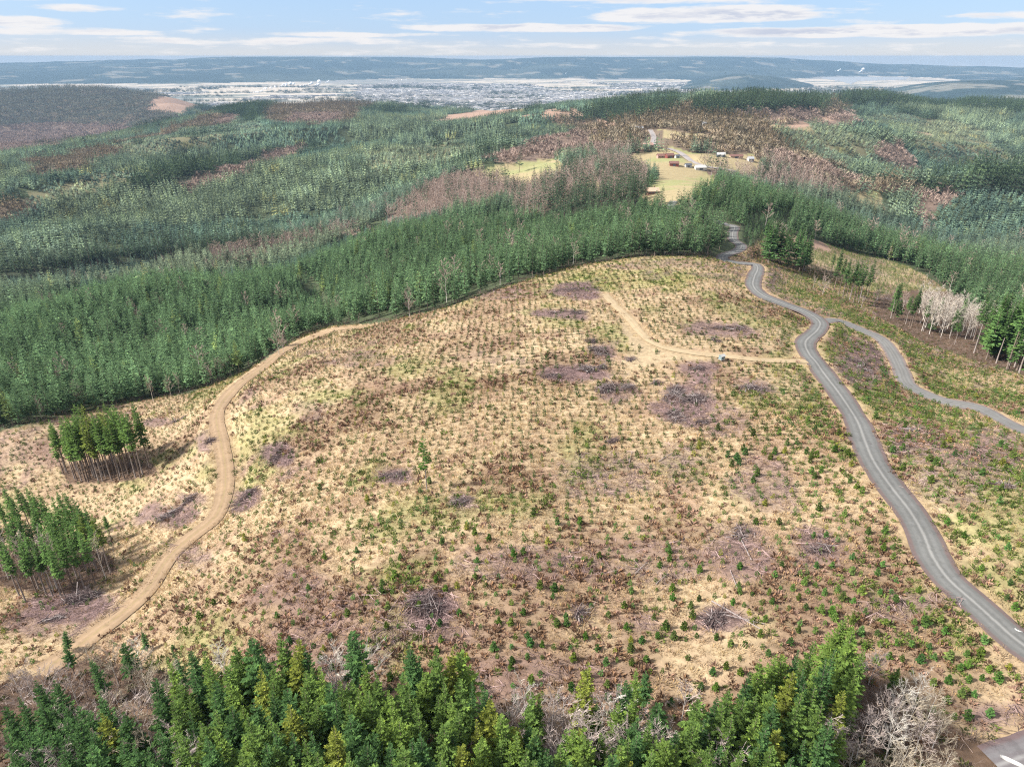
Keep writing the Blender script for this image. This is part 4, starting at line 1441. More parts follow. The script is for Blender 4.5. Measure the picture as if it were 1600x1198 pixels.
FORE = [(97,986,5),(100,1009,7),(142,1024,11),(186,1005,11),(221,986,5),(56,1061,13),(79,1069,14),(60,1095,15),(6,1099,15),(30,1084,14),(244,1095,13),(195,1110,14),(142,1140,15),(135,1162,16),(101,1121,14),
 (120,1102,13),(187,1162,15),(11,1144,16),(49,1132,16),(274,1012,11),(300,1009,14),(319,1016,14),(322,1046,14),(360,1005,14),(381,1020,12),(397,994,15),(411,1016,15),(435,986,15),(450,1003,13),(465,990,14),(472,1012,15),
 (454,1012,15),(544,994,14),(502,1035,15),(585,1050,15),(562,1072,16),(454,1102,16),(517,1136,17),(409,1159,17),(577,1192,17),(356,1110,15),(337,1065,14),(326,1084,14),(386,1110,16),(394,1087,15),(405,1129,16),
 (379,1140,16),(330,1147,16),(315,1125,15),(289,1110,14),(285,1069,13),(581,1087,16),(592,1110,16),(480,1080,15),(495,1095,14),(562,1151,17),(430,1055,14),(530,1060,14),(520,1090,15),(545,1110,16),(350,1040,13),(300,1050,13),
 (647,1005,14),(675,1012,16),(700,1015,16),(725,1017,15),(622,1042,15),(612,1072,16),(632,1080,16),(607,1090,16),(655,1100,16),(695,1062,16),(717,1062,16),(607,1155,17),(662,1140,17),(650,1160,17),(632,1175,18),
 (687,1130,15),(762,1072,13),(750,1127,15),(775,1110,14),(760,1092,14),(832,1080,14),(838,1096,13),(817,1170,17),(835,1180,17),(862,1180,16),(917,1040,15),(932,1102,9),(890,1187,17),(957,1185,16),(970,1097,13),
 (990,1080,14),(995,1045,11),(982,1062,12),(990,1120,14),(1026,1094,13),(1086,1094,15),(1116,1082,14),(1142,1071,14),(1155,1085,14),(1195,1030,14),(1213,1022,14),(1244,1011,14),(1262,996,14),(1311,962,14),(1322,970,13),
 (1341,985,15),(1352,1007,14),(1330,992,12),(1300,1011,14),(1285,1037,13),(1221,1094,15),(1184,1105,15),(1082,1127,15),(1019,1165,16),(1025,1150,12),(1322,1082,12),(1337,1052,12),(1255,1060,14),(1240,1052,14),
 (1311,1139,11),(1285,1157,12),(1262,1161,12),(1270,1187,13),(1349,1184,9),(1169,1045,13),(1225,1034,13),(1011,1049,7),(1403,1041,4),(1150,1120,15),(1205,1065,14),(1100,1150,16),(780,1150,13),(720,1165,15),(1060,1170,15),(500,1170,17),(450,1175,17),(280,1165,15),(240,1185,15),(90,1185,16),(540,1185,17),(680,1190,17)]
ZONES = [(-99, 260, 'lower left corner'), (260, 480, 'dense lower left grove'), (480, 620, 'bottom left centre grove'), (620, 800, 'bottom centre grove'), (800, 1060, 'bottom centre thin woods'), (1060, 1230, 'lower right woods'), (1230, 1500, 'grove below the grey road')]
rgF = np.random.default_rng(77)
FORE.sort(key=lambda q: q[0])
_occ = [(a, b) for a, b, h in FORE]
while len(FORE) < 262:
    fx = rgF.choice([rgF.uniform(255, 800), rgF.uniform(255, 620), rgF.uniform(980, 1330), rgF.uniform(780, 1000), rgF.uniform(0, 255)])
    lo_ = np.interp(fx, [0, 200, 255, 400, 600, 720, 800, 980, 1100, 1200, 1330], [1095, 1075, 1030, 1010, 1030, 1045, 1130, 1140, 1090, 1045, 1000])
    fy = rgF.uniform(lo_, 1190)
    if min(math.hypot((fx - a) / 1.0, (fy - b) / 1.3) for a, b in _occ) < 13: continue
    _occ.append((fx, fy)); FORE.append((fx, fy, rgF.uniform(12, 16.5)))
FORE.sort(key=lambda q: q[0])
zc = {}
for (fx, fy, h) in FORE:
    xx, yy, zz = stand_under(fx, fy, h)
    yel = (fx in (517, 750, 775, 760, 465, 454)) or rgF.random() < .05
    kind_ = rgF.random()
    if yel:
        tn = np.array((.22, .26, .055)) * rgF.uniform(.85, 1.15); look = 'yellow green'
    elif fx < 250 or kind_ < .28:
        tn = np.array((.078, .155, .055)) * rgF.uniform(.8, 1.25); look = 'dark green'
    elif kind_ < .72:
        tn = np.array((.125, .205, .055)) * rgF.uniform(.85, 1.2); look = 'mid green'
    else:
        tn = np.array((.165, .255, .06)) * rgF.uniform(.9, 1.15); look = 'bright green'
    tn = tn * .86
    e = put_tree('conifer', (xx, yy, zz), FIRS[int(rgF.integers(0, 9))], h / 16, rgF.uniform(0, 6.28), tn, sxy=rgF.uniform(.82, 1.15) * (1 if h > 9 else 1.25))
    e.rotation_euler.x = rgF.normal(0, .025); e.rotation_euler.y = rgF.normal(0, .025)
    zn = next(s for s in ZONES if s[0] <= fx < s[1])[2]
    rowb = 'rear' if fy < 1050 else ('middle' if fy < 1125 else 'front')
    kk = zc[(zn, rowb)] = zc.get((zn, rowb), -1) + 1
    ht = 'small ' if h < 9 else ''
    tag(e, f'{ht}{look} conifer, {ordinal(kk)} from left in {rowb} row of {zn}', 'conifer', 'conifers of the foreground woodland')

BARE = [(165,1010,9,1),(205,992,8,2),(215,1030,10,1),(260,1040,11,1),(250,1070,11,1),(235,1055,11,1),(130,1005,8,1),(30,1035,10,0),(55,1040,9,0),(18,1052,10,0),(80,1050,10,0),(100,1045,9,0),(150,1085,11,0),(175,1075,11,1),
 (200,1085,12,0),(120,1125,11,0),(100,1160,12,1),(88,1178,12,0),(30,1178,12,0),(55,1188,12,0),(112,1108,10,0),(338,1003,10,2),(521,1018,10,2),(566,1005,9,2),(531,1052,10,0),(290,1142,12,2),(285,1170,13,0),
 (820,1068,10,2),(865,1082,11,0),(882,1076,11,0),(905,1105,11,0),(890,1120,11,0),(858,1110,11,0),(945,1088,11,0),(960,1080,11,2),(925,1132,12,0),(870,1150,12,0),(900,1165,12,0),(940,1150,12,0),(980,1130,12,0),
 (1010,1128,12,0),(1040,1138,12,0),(1282,1120,9,0),(1302,1110,10,0),(1120,1140,12,0),(1112,1178,12,0),(1140,1172,12,0),(1450,1042,8,2),(1422,1058,9,2),(1402,1072,9,0),(1470,1068,8,1),(1440,1080,9,1),(1380,1092,9,0),
 (1362,1108,9,0),(1480,1108,7,1),(1425,1155,8,1),(1450,1168,8,1),(1492,1162,6,1),(1392,1185,9,1),(1410,1110,9,2),(1455,1110,8,0),(160,1140,12,1),(225,1120,12,1),(265,1115,12,0),(75,1100,11,0),(800,1105,11,0),(1340,1150,9,1),(1480,1185,8,1),(1375,1010,7,0),(748,1050,9,0),
 (1075,1060,9,0),(1000,1100,11,0)]
BT = [((.38, .32, .30), 'pinkish grey'), ((.34, .295, .235), 'tan'), ((.47, .44, .40), 'whitish')]
bc = {}
BARE.sort(key=lambda q: q[0])
for (fx, fy, h, ty) in BARE:
    xx, yy, zz = stand_under(fx, fy, h)
    tn = np.array(BT[ty][0]) * rgF.uniform(.85, 1.1)
    e = put_tree('bare_tree', (xx, yy, zz), ALDER[int(rgF.integers(0, 6)) if fx < 1340 else (2 if rgF.random() < .6 else 5)], h / 12 * (1 if fx < 1340 else .85), rgF.uniform(0, 6.28), tn, parts=('trunk', 'branches'), sxy=1.05 if fx < 1340 else 1.1)
    zn = next(s for s in ZONES if s[0] <= fx < s[1])[2]
    kk = bc[(zn, ty)] = bc.get((zn, ty), -1) + 1
    tag(e, f'{BT[ty][1]} leafless tree, {ordinal(kk)} such from left in {zn}', 'bare tree', 'leafless trees of the foreground woodland')
for (fx, fy, h, lab) in [(425,1097,11,'whitish dead snag standing among the dense firs at lower left'), (563,1107,11,'pale dead snag between firs left of bottom centre'), (545,1132,10,'grey dead snag low in the gap left of bottom centre')]:
    xx, yy, zz = stand_under(fx, fy, h)
    e = put_tree('dead_snag', (xx, yy, zz), SNAG[fx % 2], h / 12, 1.0 * fx, (.50, .46, .40), parts=('trunk', 'branches'))
    tag(e, lab, 'dead tree')

# ------------------------------------------------------------------ groves left standing in the clearcut
def base_tree(name, px, py, h, meshes, tint, **kw):
    x, y, z, t = sight(px, py)
    return put_tree(name, (x, y, z - .1), meshes, h, rgF.uniform(0, 6.28), tint, **kw)


q = 0
spots = []
while len(spots) < 54:
    a, rr = rgF.uniform(0, 6.28), math.sqrt(rgF.random())
    sx, sy = 170 + 74 * rr * math.cos(a), 738 + 15 * rr * math.sin(a) - 4 * math.cos(a)
    if all(((sx - u) / 5) ** 2 + ((sy - v) / 2.2) ** 2 > 1 for u, v in spots):
        spots.append((sx, sy))
spots.sort()
for i, (sx, sy) in enumerate(spots):
    tn = np.array((.115, .195, .055)) * rgF.uniform(.75, 1.3)
    if 120 < sx < 190 and rgF.random() < .3: tn = np.array((.17, .22, .055))
    e = base_tree('tall_fir', sx, sy, rgF.uniform(.72, 1.0) * (.88 if sx < 110 else 1), TALL[int(rgF.integers(0, 6))], tn, bark=(1, 1, 1))
    tag(e, f'tall bare stemmed fir, {ordinal(i)} from left in oval grove beside the dirt track', 'fir tree', 'firs of the oval grove')
GB = [(3,757),(22,757),(40,760),(25,807),(88,767),(100,768),(113,777),(122,802),(142,800),(162,804),(72,798),(58,815),(8,790),(47,785),(75,790),(130,790),(95,800),(35,830),(10,820),(60,770),(108,812),(80,820),(-12,770),(-15,800),(-25,790),(-8,835),(48,840),(-30,760),(-40,800),(15,775),(32,768),(70,845),(85,835),(120,825),(135,812),(28,850),(2,845),(98,785),(66,800),(18,790),(50,770),(80,775),(112,795),(38,812),(60,835),(92,822),(104,838),(6,815),(-5,780),(28,835),(74,812),(118,785),(48,802)]
GB.sort()
for i, (sx, sy) in enumerate(GB):
    h = rgF.uniform(14.5, 17.5) if sx != 162 else 9
    xx, yy, zz = stand_under(sx, sy, h)
    tn = np.array((.10, .18, .055)) * rgF.uniform(.75, 1.3) if sx not in (122, 142) else np.array((.13, .18, .045))
    e = put_tree('tall_fir', (xx, yy, zz), TALL[int(rgF.integers(0, 6))], h / 24, rgF.uniform(0, 6.28), tn, sxy=1.05)
    tag(e, f'tall dark fir, {ordinal(i)} from left in grove at the left picture edge', 'fir tree', 'firs of the left edge grove')
for i, (sx, sy, h) in enumerate([(14,905,15),(26,900,16),(50,908,15),(66,898,12),(84,925,16),(90,921,17),(97,922,15),(108,895,11),(147,884,9),(166,905,13),(181,877,7),(5,893,14),(60,885,13),(116,890,9)]):
    e = base_tree('white_alder', sx, sy, h / 12, ALDER[[3, 0][i % 2]], np.array((.44, .38, .33)) * rgF.uniform(.85, 1.1), bark=(1, 1, 1), parts=('trunk', 'branches'), sxy=.72)
    tag(e, f'slender leafless alder with whitish trunk, {ordinal(i)} in front of the left edge grove', 'alder', 'white trunked alders of the left edge grove')

e = base_tree('lone_fir', 667, 766, .52, (crown_mesh(610, h=24, cb=.42, Rm=2.6, nw=15, nb=5, st=3, shape=.25, sparse=.35, fat=1.2), TALL[0][1]), (.075, .15, .035))
tag(e, 'lone spindly fir with ragged top standing in the open grass', 'fir tree')

q = []
while len(q) < 40:
    sx = rgF.uniform(1192, 1262); sy = 402 + (sx - 1195) * .26 + rgF.normal(0, 6)
    q.append((sx, sy))
q.sort()
for i, (sx, sy) in enumerate(q):
    e = base_tree('tall_fir', sx, sy, rgF.uniform(.72, .92), PLANTS[int(rgF.integers(0, 6))] if i % 2 else TALL[int(rgF.integers(0, 6))], np.array((.075, .14, .055)) * rgF.uniform(.75, 1.3), sxy=1.2)
    if i % 2: e.scale = tuple(v * 24 / 13 for v in e.scale)
    tag(e, f'dark fir, {ordinal(i)} from left in clump right of the upper road bend', 'fir tree', 'firs of the clump by the upper bend')
q = [(1303,455),(1310,462),(1316,468),(1322,466),(1327,470),(1333,473),(1338,470),(1344,466),(1350,470),(1305,446),(1318,458),(1330,462),(1341,474),(1297,435),(1355,462)]
for i, (sx, sy) in enumerate(sorted(q)):
    e = base_tree('tall_fir', sx, sy, rgF.uniform(.68, .92), TALL[int(rgF.integers(0, 6))], np.array((.085, .155, .055)) * rgF.uniform(.75, 1.3), sxy=1.1)
    tag(e, f'slim fir, {ordinal(i)} from left in small stand inside the right clearing', 'fir tree', 'firs of the small stand in the right clearing')
q = []
while len(q) < 80:
    sx = rgF.uniform(1385, 1640); f = (sx - 1385) / 215
    sy = 497 + 92 * f + rgF.uniform(-28, 0) * (.5 + .5 * f)
    if 1400 < sx < 1535 and rgF.random() < .82: continue
    q.append((sx, sy))
for i, (sx, sy) in enumerate(sorted(q)):
    right = sx > 1500
    full = rgF.random() < .4
    hh = rgF.uniform(.95, 1.2) if right else rgF.uniform(.5, .8)
    e = base_tree('tall_fir', sx, sy, hh * (1.35 if full else 1), (PLANTS if full else TALL)[int(rgF.integers(0, 6))], np.array((.09, .165, .055)) * rgF.uniform(.7, 1.35), sxy=1.15)
    tag(e, f'fir with pale bare stem, {ordinal(i)} from left in the wooded gully at right', 'fir tree', 'firs of the right gully')
q = [(1397,470),(1410,485),(1421,488),(1438,505),(1446,512),(1452,508),(1460,516),(1468,520),(1476,518),(1484,525),(1490,520),(1500,525),(1508,530),(1516,528),(1436,490),(1455,495),(1475,500),(1495,505),(1545,525),(1556,528),(1568,525),(1442,500),(1449,503),(1458,506),(1465,509),(1472,511),(1480,514),(1487,512),(1493,516),(1504,518),(1512,522),(1520,526),(1528,530),(1440,517),(1452,522),(1470,527),(1380,480),(1370,470),(1366,478),(1345,482),(1285,462),(1270,452)]
for i, (sx, sy) in enumerate(sorted(q)):
    big = 1430 < sx < 1575
    e = base_tree('bare_tree', sx, sy, rgF.uniform(14, 17) / 12 if big else rgF.uniform(7, 10) / 12, ALDER[int(rgF.integers(0, 6))], np.array((.45, .405, .36) if big else (.36, .29, .26)) * rgF.uniform(.85, 1.1), parts=('trunk', 'branches'))
    tag(e, f'{"whitish" if big else "greyish"} leafless tree, {ordinal(i)} from left along the gully at right', 'bare tree', 'leafless trees of the right gully')
q = [(268,618),(281,612),(325,600),(331,598),(345,592),(352,590),(362,586),(436,552),(443,548),(830,408),(884,400),(640,492),(985,393),(1010,394),(1040,394),(1060,395),(1085,395),(1105,397),(1206,372),(1214,374),(1222,377),(1372,400),(1388,404),(65,652),(130,640),(240,625)]
for i, (sx, sy) in enumerate(sorted(q)):
    e = base_tree('bare_tree', sx, sy + 2, rgF.uniform(9, 13) / 12, ALDER[int(rgF.integers(0, 6))], np.array((.40, .32, .29)) * rgF.uniform(.85, 1.15), parts=('trunk', 'branches'), sxy=.8)
    tag(e, f'slim leafless tree, {ordinal(i)} from left along the foot of the plantation edge', 'bare tree', 'leafless trees along the plantation edge')

# ------------------------------------------------------------------ slash piles and fallen logs
def m_wood():
    m, N, out = mat_new('slash_wood')
    v = attr(N, 'var').outputs['Fac']
    c = N.mix(N.smooth(v, .4, 2.0), rgb(.10, .070, .068), rgb(.32, .28, .27))
    bsdf(N, out, c, .9, .1)
    return m


MAT['wood'] = m_wood()


def slash_pile(px, py, wpx, hpx, n, label, tall=1.0, bright=.25, seed=0):
    x0, y0, z0, t = sight(px, py)
    rng = np.random.default_rng(seed + 900)
    a = wpx / F * t / 2
    bdep = max(hpx / F * t / (2 * .55), 1.2)
    b = Buf()
    lobes = [(rng.uniform(-.75, .75), rng.uniform(-.55, .55), rng.uniform(.3, .65)) for _ in range(4)]
    for i in range(int(n * 1.7)):
        q = rng.random() ** .55; an = rng.uniform(0, 6.283)
        lx, ly, ls = lobes[int(rng.integers(0, 4))]
        x, y = x0 + a * (lx + ls * q * math.cos(an)), y0 + bdep * (ly + ls * q * math.sin(an))
        z = float(ground_z(x, y)) - z0 + (1 - q) * tall * 1.35 * rng.uniform(.1, 1.0) + .08
        L = rng.uniform(1.2, 4.2) * (.8 + .2 * tall); r = rng.uniform(.022, .065) * (2.2 if i % 14 == 0 else 1)
        az = rng.normal(.6, .8); el = rng.normal(.05, .22)
        d = np.array([math.cos(az) * math.cos(el), math.sin(az) * math.cos(el), math.sin(el)])
        c = np.array([x - x0, y - y0, z])
        v = rng.uniform(1.3, 2.1) if rng.random() < bright * .7 else rng.uniform(.4, 1.0)
        b.tube(np.array([c - d * L / 2, c + d * L * .1 + rng.normal(0, .06, 3), c + d * L / 2]), [r, r * .85, r * .5], 5 if r > .07 else 4, var=v, cap=r > .07)
    o = link('slash_pile', b.mesh('slash_pile', [MAT['wood']]), None, (x0, y0, z0))
    tag(o, label, 'brush pile', 'piles of logging slash')


PILES = [(905,452,60,18,90,'flat purple grey slash pile near the top of the clearcut',.6,.15), (890,489,62,12,90,'low dark slash pile left of the faded upper track',.7,.2), (938,550,34,22,90,'brushy brown slash heap with upright pale sticks',1.9,.4),
 (930,578,44,14,120,'slash heap with tangled whitish logs at its right end',1.4,.5), (880,587,60,12,70,'flat purple slash strip left of the tangled whitish logs',.5,.1), (963,610,52,22,150,'mound of pale grey sticks below the tangled log heap',1.7,.4),
 (1066,618,62,34,260,'largest slash pile of pale poles below the hut',1.5,.5), (1058,650,40,26,120,'scattered pale poles running downhill from the largest slash pile',.6,.45), (1130,514,84,14,110,'long purple slash pile above the hut',.8,.12), (1118,532,26,12,40,'short violet slash pile just above the hut',.7,.15),
 (1185,608,46,16,110,'slash pile of grey poles right of the largest pile',1.1,.4), (1092,575,34,10,50,'small purple slash pile left of the hut',.6,.15), (1026,598,16,8,30,'tiny grey stick heap left of the largest slash pile',.6,.4),
 (720,783,26,18,60,'grey violet stick heap right of the lone fir',1.0,.3), (617,745,36,16,60,'brown violet stick heap left of the lone fir',1.0,.25), (435,712,22,20,60,'dark purple slash heap right of the dirt track bend',1.1,.12), (380,782,34,24,90,'purple slash heap on the right bank of the dirt track',1.0,.3),
 (262,808,46,16,120,'whitish stick pile left of the dirt track',1.0,.5), (298,780,30,10,60,'violet slash pile just above the whitish stick pile',.8,.3), (122,938,52,22,190,'large pale log pile below the left edge grove',1.9,.45), (82,968,36,16,60,'white broken sticks beside the large pale log pile',.6,.6),
 (672,950,50,34,150,'dark purple slash heap in the lower middle of the clearcut',1.2,.2), (1122,966,48,18,90,'dark slash heap with two long pale logs at lower right',1.0,.25), (1165,840,30,40,60,'strewn grey limbs in the brown brush at right',.5,.5),
 (1335,565,44,22,110,'red brown slash heap between the two grey roads',1.0,.2), (1350,578,24,12,50,'pale stick heap between the two grey roads',.9,.5), (1440,672,60,12,60,'long grey strip of sticks along the side road',.5,.5), (1280,858,40,12,50,'dark slash heap left of the road curve',.8,.2),
 (278,657,28,8,40,'grey slash streak right of the oval grove',.6,.3), (332,690,18,12,40,'dark slash heap on the left bank of the dirt track',.9,.15), (1095,662,20,10,40,'dark stump heap below the largest slash pile',.9,.1), (985,562,26,8,30,'thin violet slash streak left of the trampled landing',.4,.15),
 (920,535,18,8,40,'small dark slash heap above the brushy heap',1.0,.15), (1400,470,50,14,90,'pale slash among purple brush at the head of the gully',1.0,.5), (960,690,18,9,30,'dark root heap in the middle of the clearcut',.8,.1), (1305,428,60,10,70,'violet slash line across the right clearing',.6,.2),
 (1570,760,40,14,50,'grey stick heap on the slope right of the road',.6,.45), (905,960,26,12,50,'small stick heap with a whitish pole near the bottom',.8,.4)]
for i, (px_, py_, w_, h_, n_, lab, tl, brt) in enumerate(PILES):
    slash_pile(px_, py_, w_, h_, n_, lab, tl, brt, i)

LOGS = [(1150,962,9,-.9,'upper of two long pale logs on the dark slash heap'), (1157,967,7,-.45,'lower of two long pale logs on the dark slash heap'), (1002,888,5,.9,'short pale log lying uphill in brown brush'), (1034,905,3.5,.8,'stub of pale log among saplings at lower right'),
 (920,955,5,1.0,'pale pole beside the small stick heap'), (1163,855,8,1.55,'long thin whitish log pointing downhill at right'), (1146,905,5,1.5,'pale limb below the long whitish log'), (1250,890,5,.8,'grey log near saplings left of the road curve'), (78,918,7,.9,'pale fallen trunk at the foot of the left grove'),
 (130,905,8,.9,'fallen trunk leaning in the grass below the left grove'), (155,912,6,.6,'fallen pole right of the left grove'), (40,896,12,.1,'long fallen trunk inside the left grove'), (100,880,9,.5,'fallen trunk crossing the left grove'), (1062,845,4,.4,'grey log in the brown brush at lower centre'),
 (760,900,4,.3,'lone grey log in grass at lower centre'), (560,870,3.5,.7,'lone grey log in grass at lower left centre'), (1325,1035,5,.2,'dark log behind the grove below the road'), (985,715,5,1.3,'pale pole in grass below the middle root heap'), (1040,715,5,.7,'second pale pole right of the middle root heap'), (610,1005,4,.6,'dark log near the bottom grove')]
for (px_, py_, L, az, lab) in LOGS:
    x0, y0, z0, t = sight(px_, py_)
    d = np.array([math.cos(az), math.sin(az)]); r = .06 + L * .007
    k = np.linspace(-L / 2, L / 2, 7)
    P_ = np.stack([d[0] * k, d[1] * k, ground_z(x0 + d[0] * k, y0 + d[1] * k) - z0 + r * .9], 1)
    P_[:, 2] = np.polyval(np.polyfit(k, P_[:, 2], 1), k) + .12
    b = Buf(); b.tube(P_, np.linspace(r, r * .55, 7), 8, var=1.5 if 'pale' in lab or 'whit' in lab else .8)
    rg = np.random.default_rng(int(px_))
    for _ in range(4):
        q = P_[rg.integers(1, 6)]; dd = nrm(np.array([rg.normal(), rg.normal(), .7])); b.tube(np.array([q, q + dd * rg.uniform(.3, .9)]), [r * .3, r * .12], 4, var=1.4)
    tag(link('fallen_log', b.mesh('fallen_log', [MAT['wood']]), None, (x0, y0, z0)), lab, 'log', 'logs left on the ground')

# ------------------------------------------------------------------ hut and small roadside things
def flat_mat(name, c, rough=.6, k=.12):
    return m_plain(name, tuple(min(1, v * (1 + k)) for v in c), tuple(v * (1 - k) for v in c), 1.5, rough, .3)


M_WHITE, M_GLASS = flat_mat('white_paint', (.52, .51, .49)), flat_mat('dark_glass', (.05, .07, .09), .15)
M_PALE = flat_mat('pale_tin', (.36, .36, .35))
M_TEAL, M_PLY, M_ROOFG = flat_mat('grey_teal_board', (.20, .26, .27)), flat_mat('weathered_ply', (.40, .37, .33)), flat_mat('grey_roofing', (.26, .26, .27))
x0, y0, z0, t = sight(1127, 564)
hut = tag(empty('hut', (x0, y0, z0), .5, .75), 'tiny pale roofed wooden hut on posts beside the trampled landing', 'hut')
b = Buf()
for sx in (-.8, .8):
    for sy in (-.7, .7):
        p = Buf(); p.tube(np.array([(sx, sy, -.5), (sx, sy, .72)]), [.07, .07], 6); link('post', p.mesh('post', [M_PLY]), hut)
b.box((0, 0, .78), (2.0, 1.8, .12)); link('platform', b.mesh('platform', [M_PLY]), hut)
b = Buf()
b.box((0, .72, 1.6), (1.8, .08, 1.5)); b.box((-.86, 0, 1.6), (.08, 1.36, 1.5)); b.box((.86, 0, 1.6), (.08, 1.36, 1.5)); b.box((0, -.72, 1.2), (1.8, .08, .7)); b.box((0, -.72, 2.25), (1.8, .08, .2)); b.box((-.75, -.722, 1.85), (.3, .08, .6)); b.box((.75, -.722, 1.85), (.3, .08, .6))
wl = link('wall', b.mesh('wall', [M_TEAL]), hut)
b = Buf(); b.box((0, -.7, 1.85), (1.2, .03, .6)); link('window', b.mesh('window', [M_GLASS]), hut)
b = Buf(); b.poly([(-1.15, -1.1, 2.3), (1.15, -1.1, 2.3), (1.15, 0, 2.85), (-1.15, 0, 2.85), (1.15, 1.1, 2.3), (-1.15, 1.1, 2.3), (-1.15, -1.1, 2.22), (1.15, -1.1, 2.22), (1.15, 0, 2.77), (-1.15, 0, 2.77), (1.15, 1.1, 2.22), (-1.15, 1.1, 2.22)],
   [(0, 1, 2, 3), (3, 2, 4, 5), (7, 6, 9, 8), (8, 9, 11, 10), (0, 6, 7, 1), (4, 10, 11, 5), (1, 7, 8, 2), (2, 8, 10, 4), (0, 3, 9, 6), (3, 5, 11, 9)])
link('roof', b.mesh('roof', [M_PALE]), hut)

x0, y0, z0, t = sight(1592, 986)
b = Buf(); b.tube(np.array([(-.3, .5, .05), (-.42, .25, .12), (-.38, .05, .14), (-.15, -.12, .12), (.35, -.3, .08)]), [.07, .08, .09, .09, .09], 8)
tag(link('bent_pipe', b.mesh('bent_pipe', [M_WHITE], True), None, (x0, y0, z0 + .08)), 'small bent white pipe lying on the shoulder of the grey road', 'pipe')
x0, y0, z0, t = sight(1581, 1192)
b = Buf(); b.tube(np.array([(-1.0, .75, .32), (-.5, .38, .33), (.5, -.38, .33), (1.0, -.75, .32)]), [.24, .27, .27, .24], 12)
tag(link('white_barrel_bar', b.mesh('white_barrel_bar', [M_WHITE], True), None, (x0, y0, z0)), 'rounded white bar lying on the asphalt in the lower right corner', 'bar')

# ------------------------------------------------------------------ farms and houses
HM = {k: flat_mat(k + '_paint', c) for k, c in {'red': (.19, .06, .05), 'white': (.48, .47, .45), 'brown': (.22, .12, .09), 'tan': (.45, .33, .24), 'grey': (.34, .35, .37), 'yellow': (.34, .26, .11), 'dark': (.09, .10, .12), 'rust': (.17, .09, .075), 'pink': (.46, .27, .23)}.items()}


def house(px, py, L, Wd, H, wall, roof, rz, name, label, lift=0.0):
    x0, y0, z0, t = sight(px, py)
    L, Wd, H = L * .8, Wd * .8, H * .85
    h = tag(empty(name, (x0, y0, z0 + lift), rz), label, 'barn' if name == 'barn' else ('shed' if name == 'shed' else 'house'))
    b = Buf()
    b.box((0, 0, H / 2 - .5), (L, Wd, H + 1))
    g = Wd * .32
    b.poly([(-L / 2, -Wd / 2, H), (-L / 2, Wd / 2, H), (-L / 2, 0, H + g), (L / 2, -Wd / 2, H), (L / 2, Wd / 2, H), (L / 2, 0, H + g)], [(0, 2, 1), (3, 4, 5)])
    link('wall', b.mesh('wall', [HM[wall]]), h)
    b = Buf(); o = .5; th = .25
    yy, zz_ = Wd / 2 + o, H - o * .64
    b.poly([(-L / 2 - o, -yy, zz_), (L / 2 + o, -yy, zz_), (L / 2 + o, 0, H + g + .05), (-L / 2 - o, 0, H + g + .05), (L / 2 + o, yy, zz_), (-L / 2 - o, yy, zz_),
            (-L / 2 - o, -yy, zz_ + th), (L / 2 + o, -yy, zz_ + th), (L / 2 + o, 0, H + g + .05 + th), (-L / 2 - o, 0, H + g + .05 + th), (L / 2 + o, yy, zz_ + th), (-L / 2 - o, yy, zz_ + th)],
           [(6, 7, 8, 9), (9, 8, 10, 11), (0, 3, 2, 1), (3, 5, 4, 2), (0, 1, 7, 6), (5, 11, 10, 4), (1, 2, 8, 7), (2, 4, 10, 8), (0, 6, 9, 3), (3, 9, 11, 5)])
    rf = link('roof', b.mesh('roof', [HM[roof]]), h)
    if name == 'house':
        b = Buf(); b.box((L * .2, Wd * .15, H + g + .3), (.8, .8, 1.8)); link('chimney', b.mesh('chimney', [HM['brown']]), rf)
        for k in range(3):
            b = Buf(); b.box((-L * .32 + k * L * .27, -Wd / 2 - .03, 1.7), (1.3, .08, 1.2)); link('window', b.mesh('window', [HM['dark']]), h)
        b = Buf(); b.box((L * .36, -Wd / 2 - .03, 1.05), (1.1, .08, 2.1)); link('door', b.mesh('door', [HM['brown']]), h)
    else:
        b = Buf(); b.box((0, -Wd / 2 - .04, H * .38), (L * .3, .1, H * .76)); link('door', b.mesh('door', [HM['dark' if wall != 'dark' else 'white']]), h)


for a_ in [(1034,247,15,9,3.2,'pink','rust',.1,'house','red roofed long farmhouse left of the farm road'), (1046,247,12,9,4,'red','rust',.3,'barn','red barn between the farmhouse and the farm road'), (1058,247,7,5,3,'white','dark',.3,'shed','small white and dark shed close to the farm road'),
 (1053,259,13,8,3.5,'red','rust',-.1,'barn','low red barn in the middle of the yellow meadow'), (1075,261,9,6,3,'grey','dark',.2,'shed','grey shed with dark roof in the yellow meadow'), (1094,265,17,9,3.2,'white','white',.1,'barn','white roofed barn beside the lower farm road'),
 (1126,245,13,8,3.5,'dark','white',0,'barn','dark barn with pale roof right of the farm road'), (1150,247,20,7,3,'tan','rust',0,'barn','long brown barn at the edge of the right meadow'), (1172,252,9,8,4,'white','grey',.2,'house','white house at the right end of the meadow'),
 (1012,230,18,9,3.5,'tan','pink',.3,'house','pinkish house on bare ground above the meadow'), (1019,303,12,9,3.2,'brown','tan',.1,'house','brown house among dark firs below the meadow'), (1004,302,7,6,3.5,'yellow','tan',0,'shed','small ochre shed left of the brown house'),
 (998,204,16,10,5,'white','grey',.2,'house','white house beside the far hill road'), (1100,200,9,8,8,'white','grey',0,'house','tall white house in the mixed woods'), (1466,291,9,8,4,'yellow','tan',.3,'house','ochre house among firs at right'),
 (1312,163,18,12,5,'white','grey',0,'house','white house on the far ridge'), (1537,166,26,14,6,'white','white',.2,'house','large white house on the right ridge'), (793,158,30,14,5,'white','grey',0,'house','pale building on top of the bare soil knoll')]:
    house(*a_)

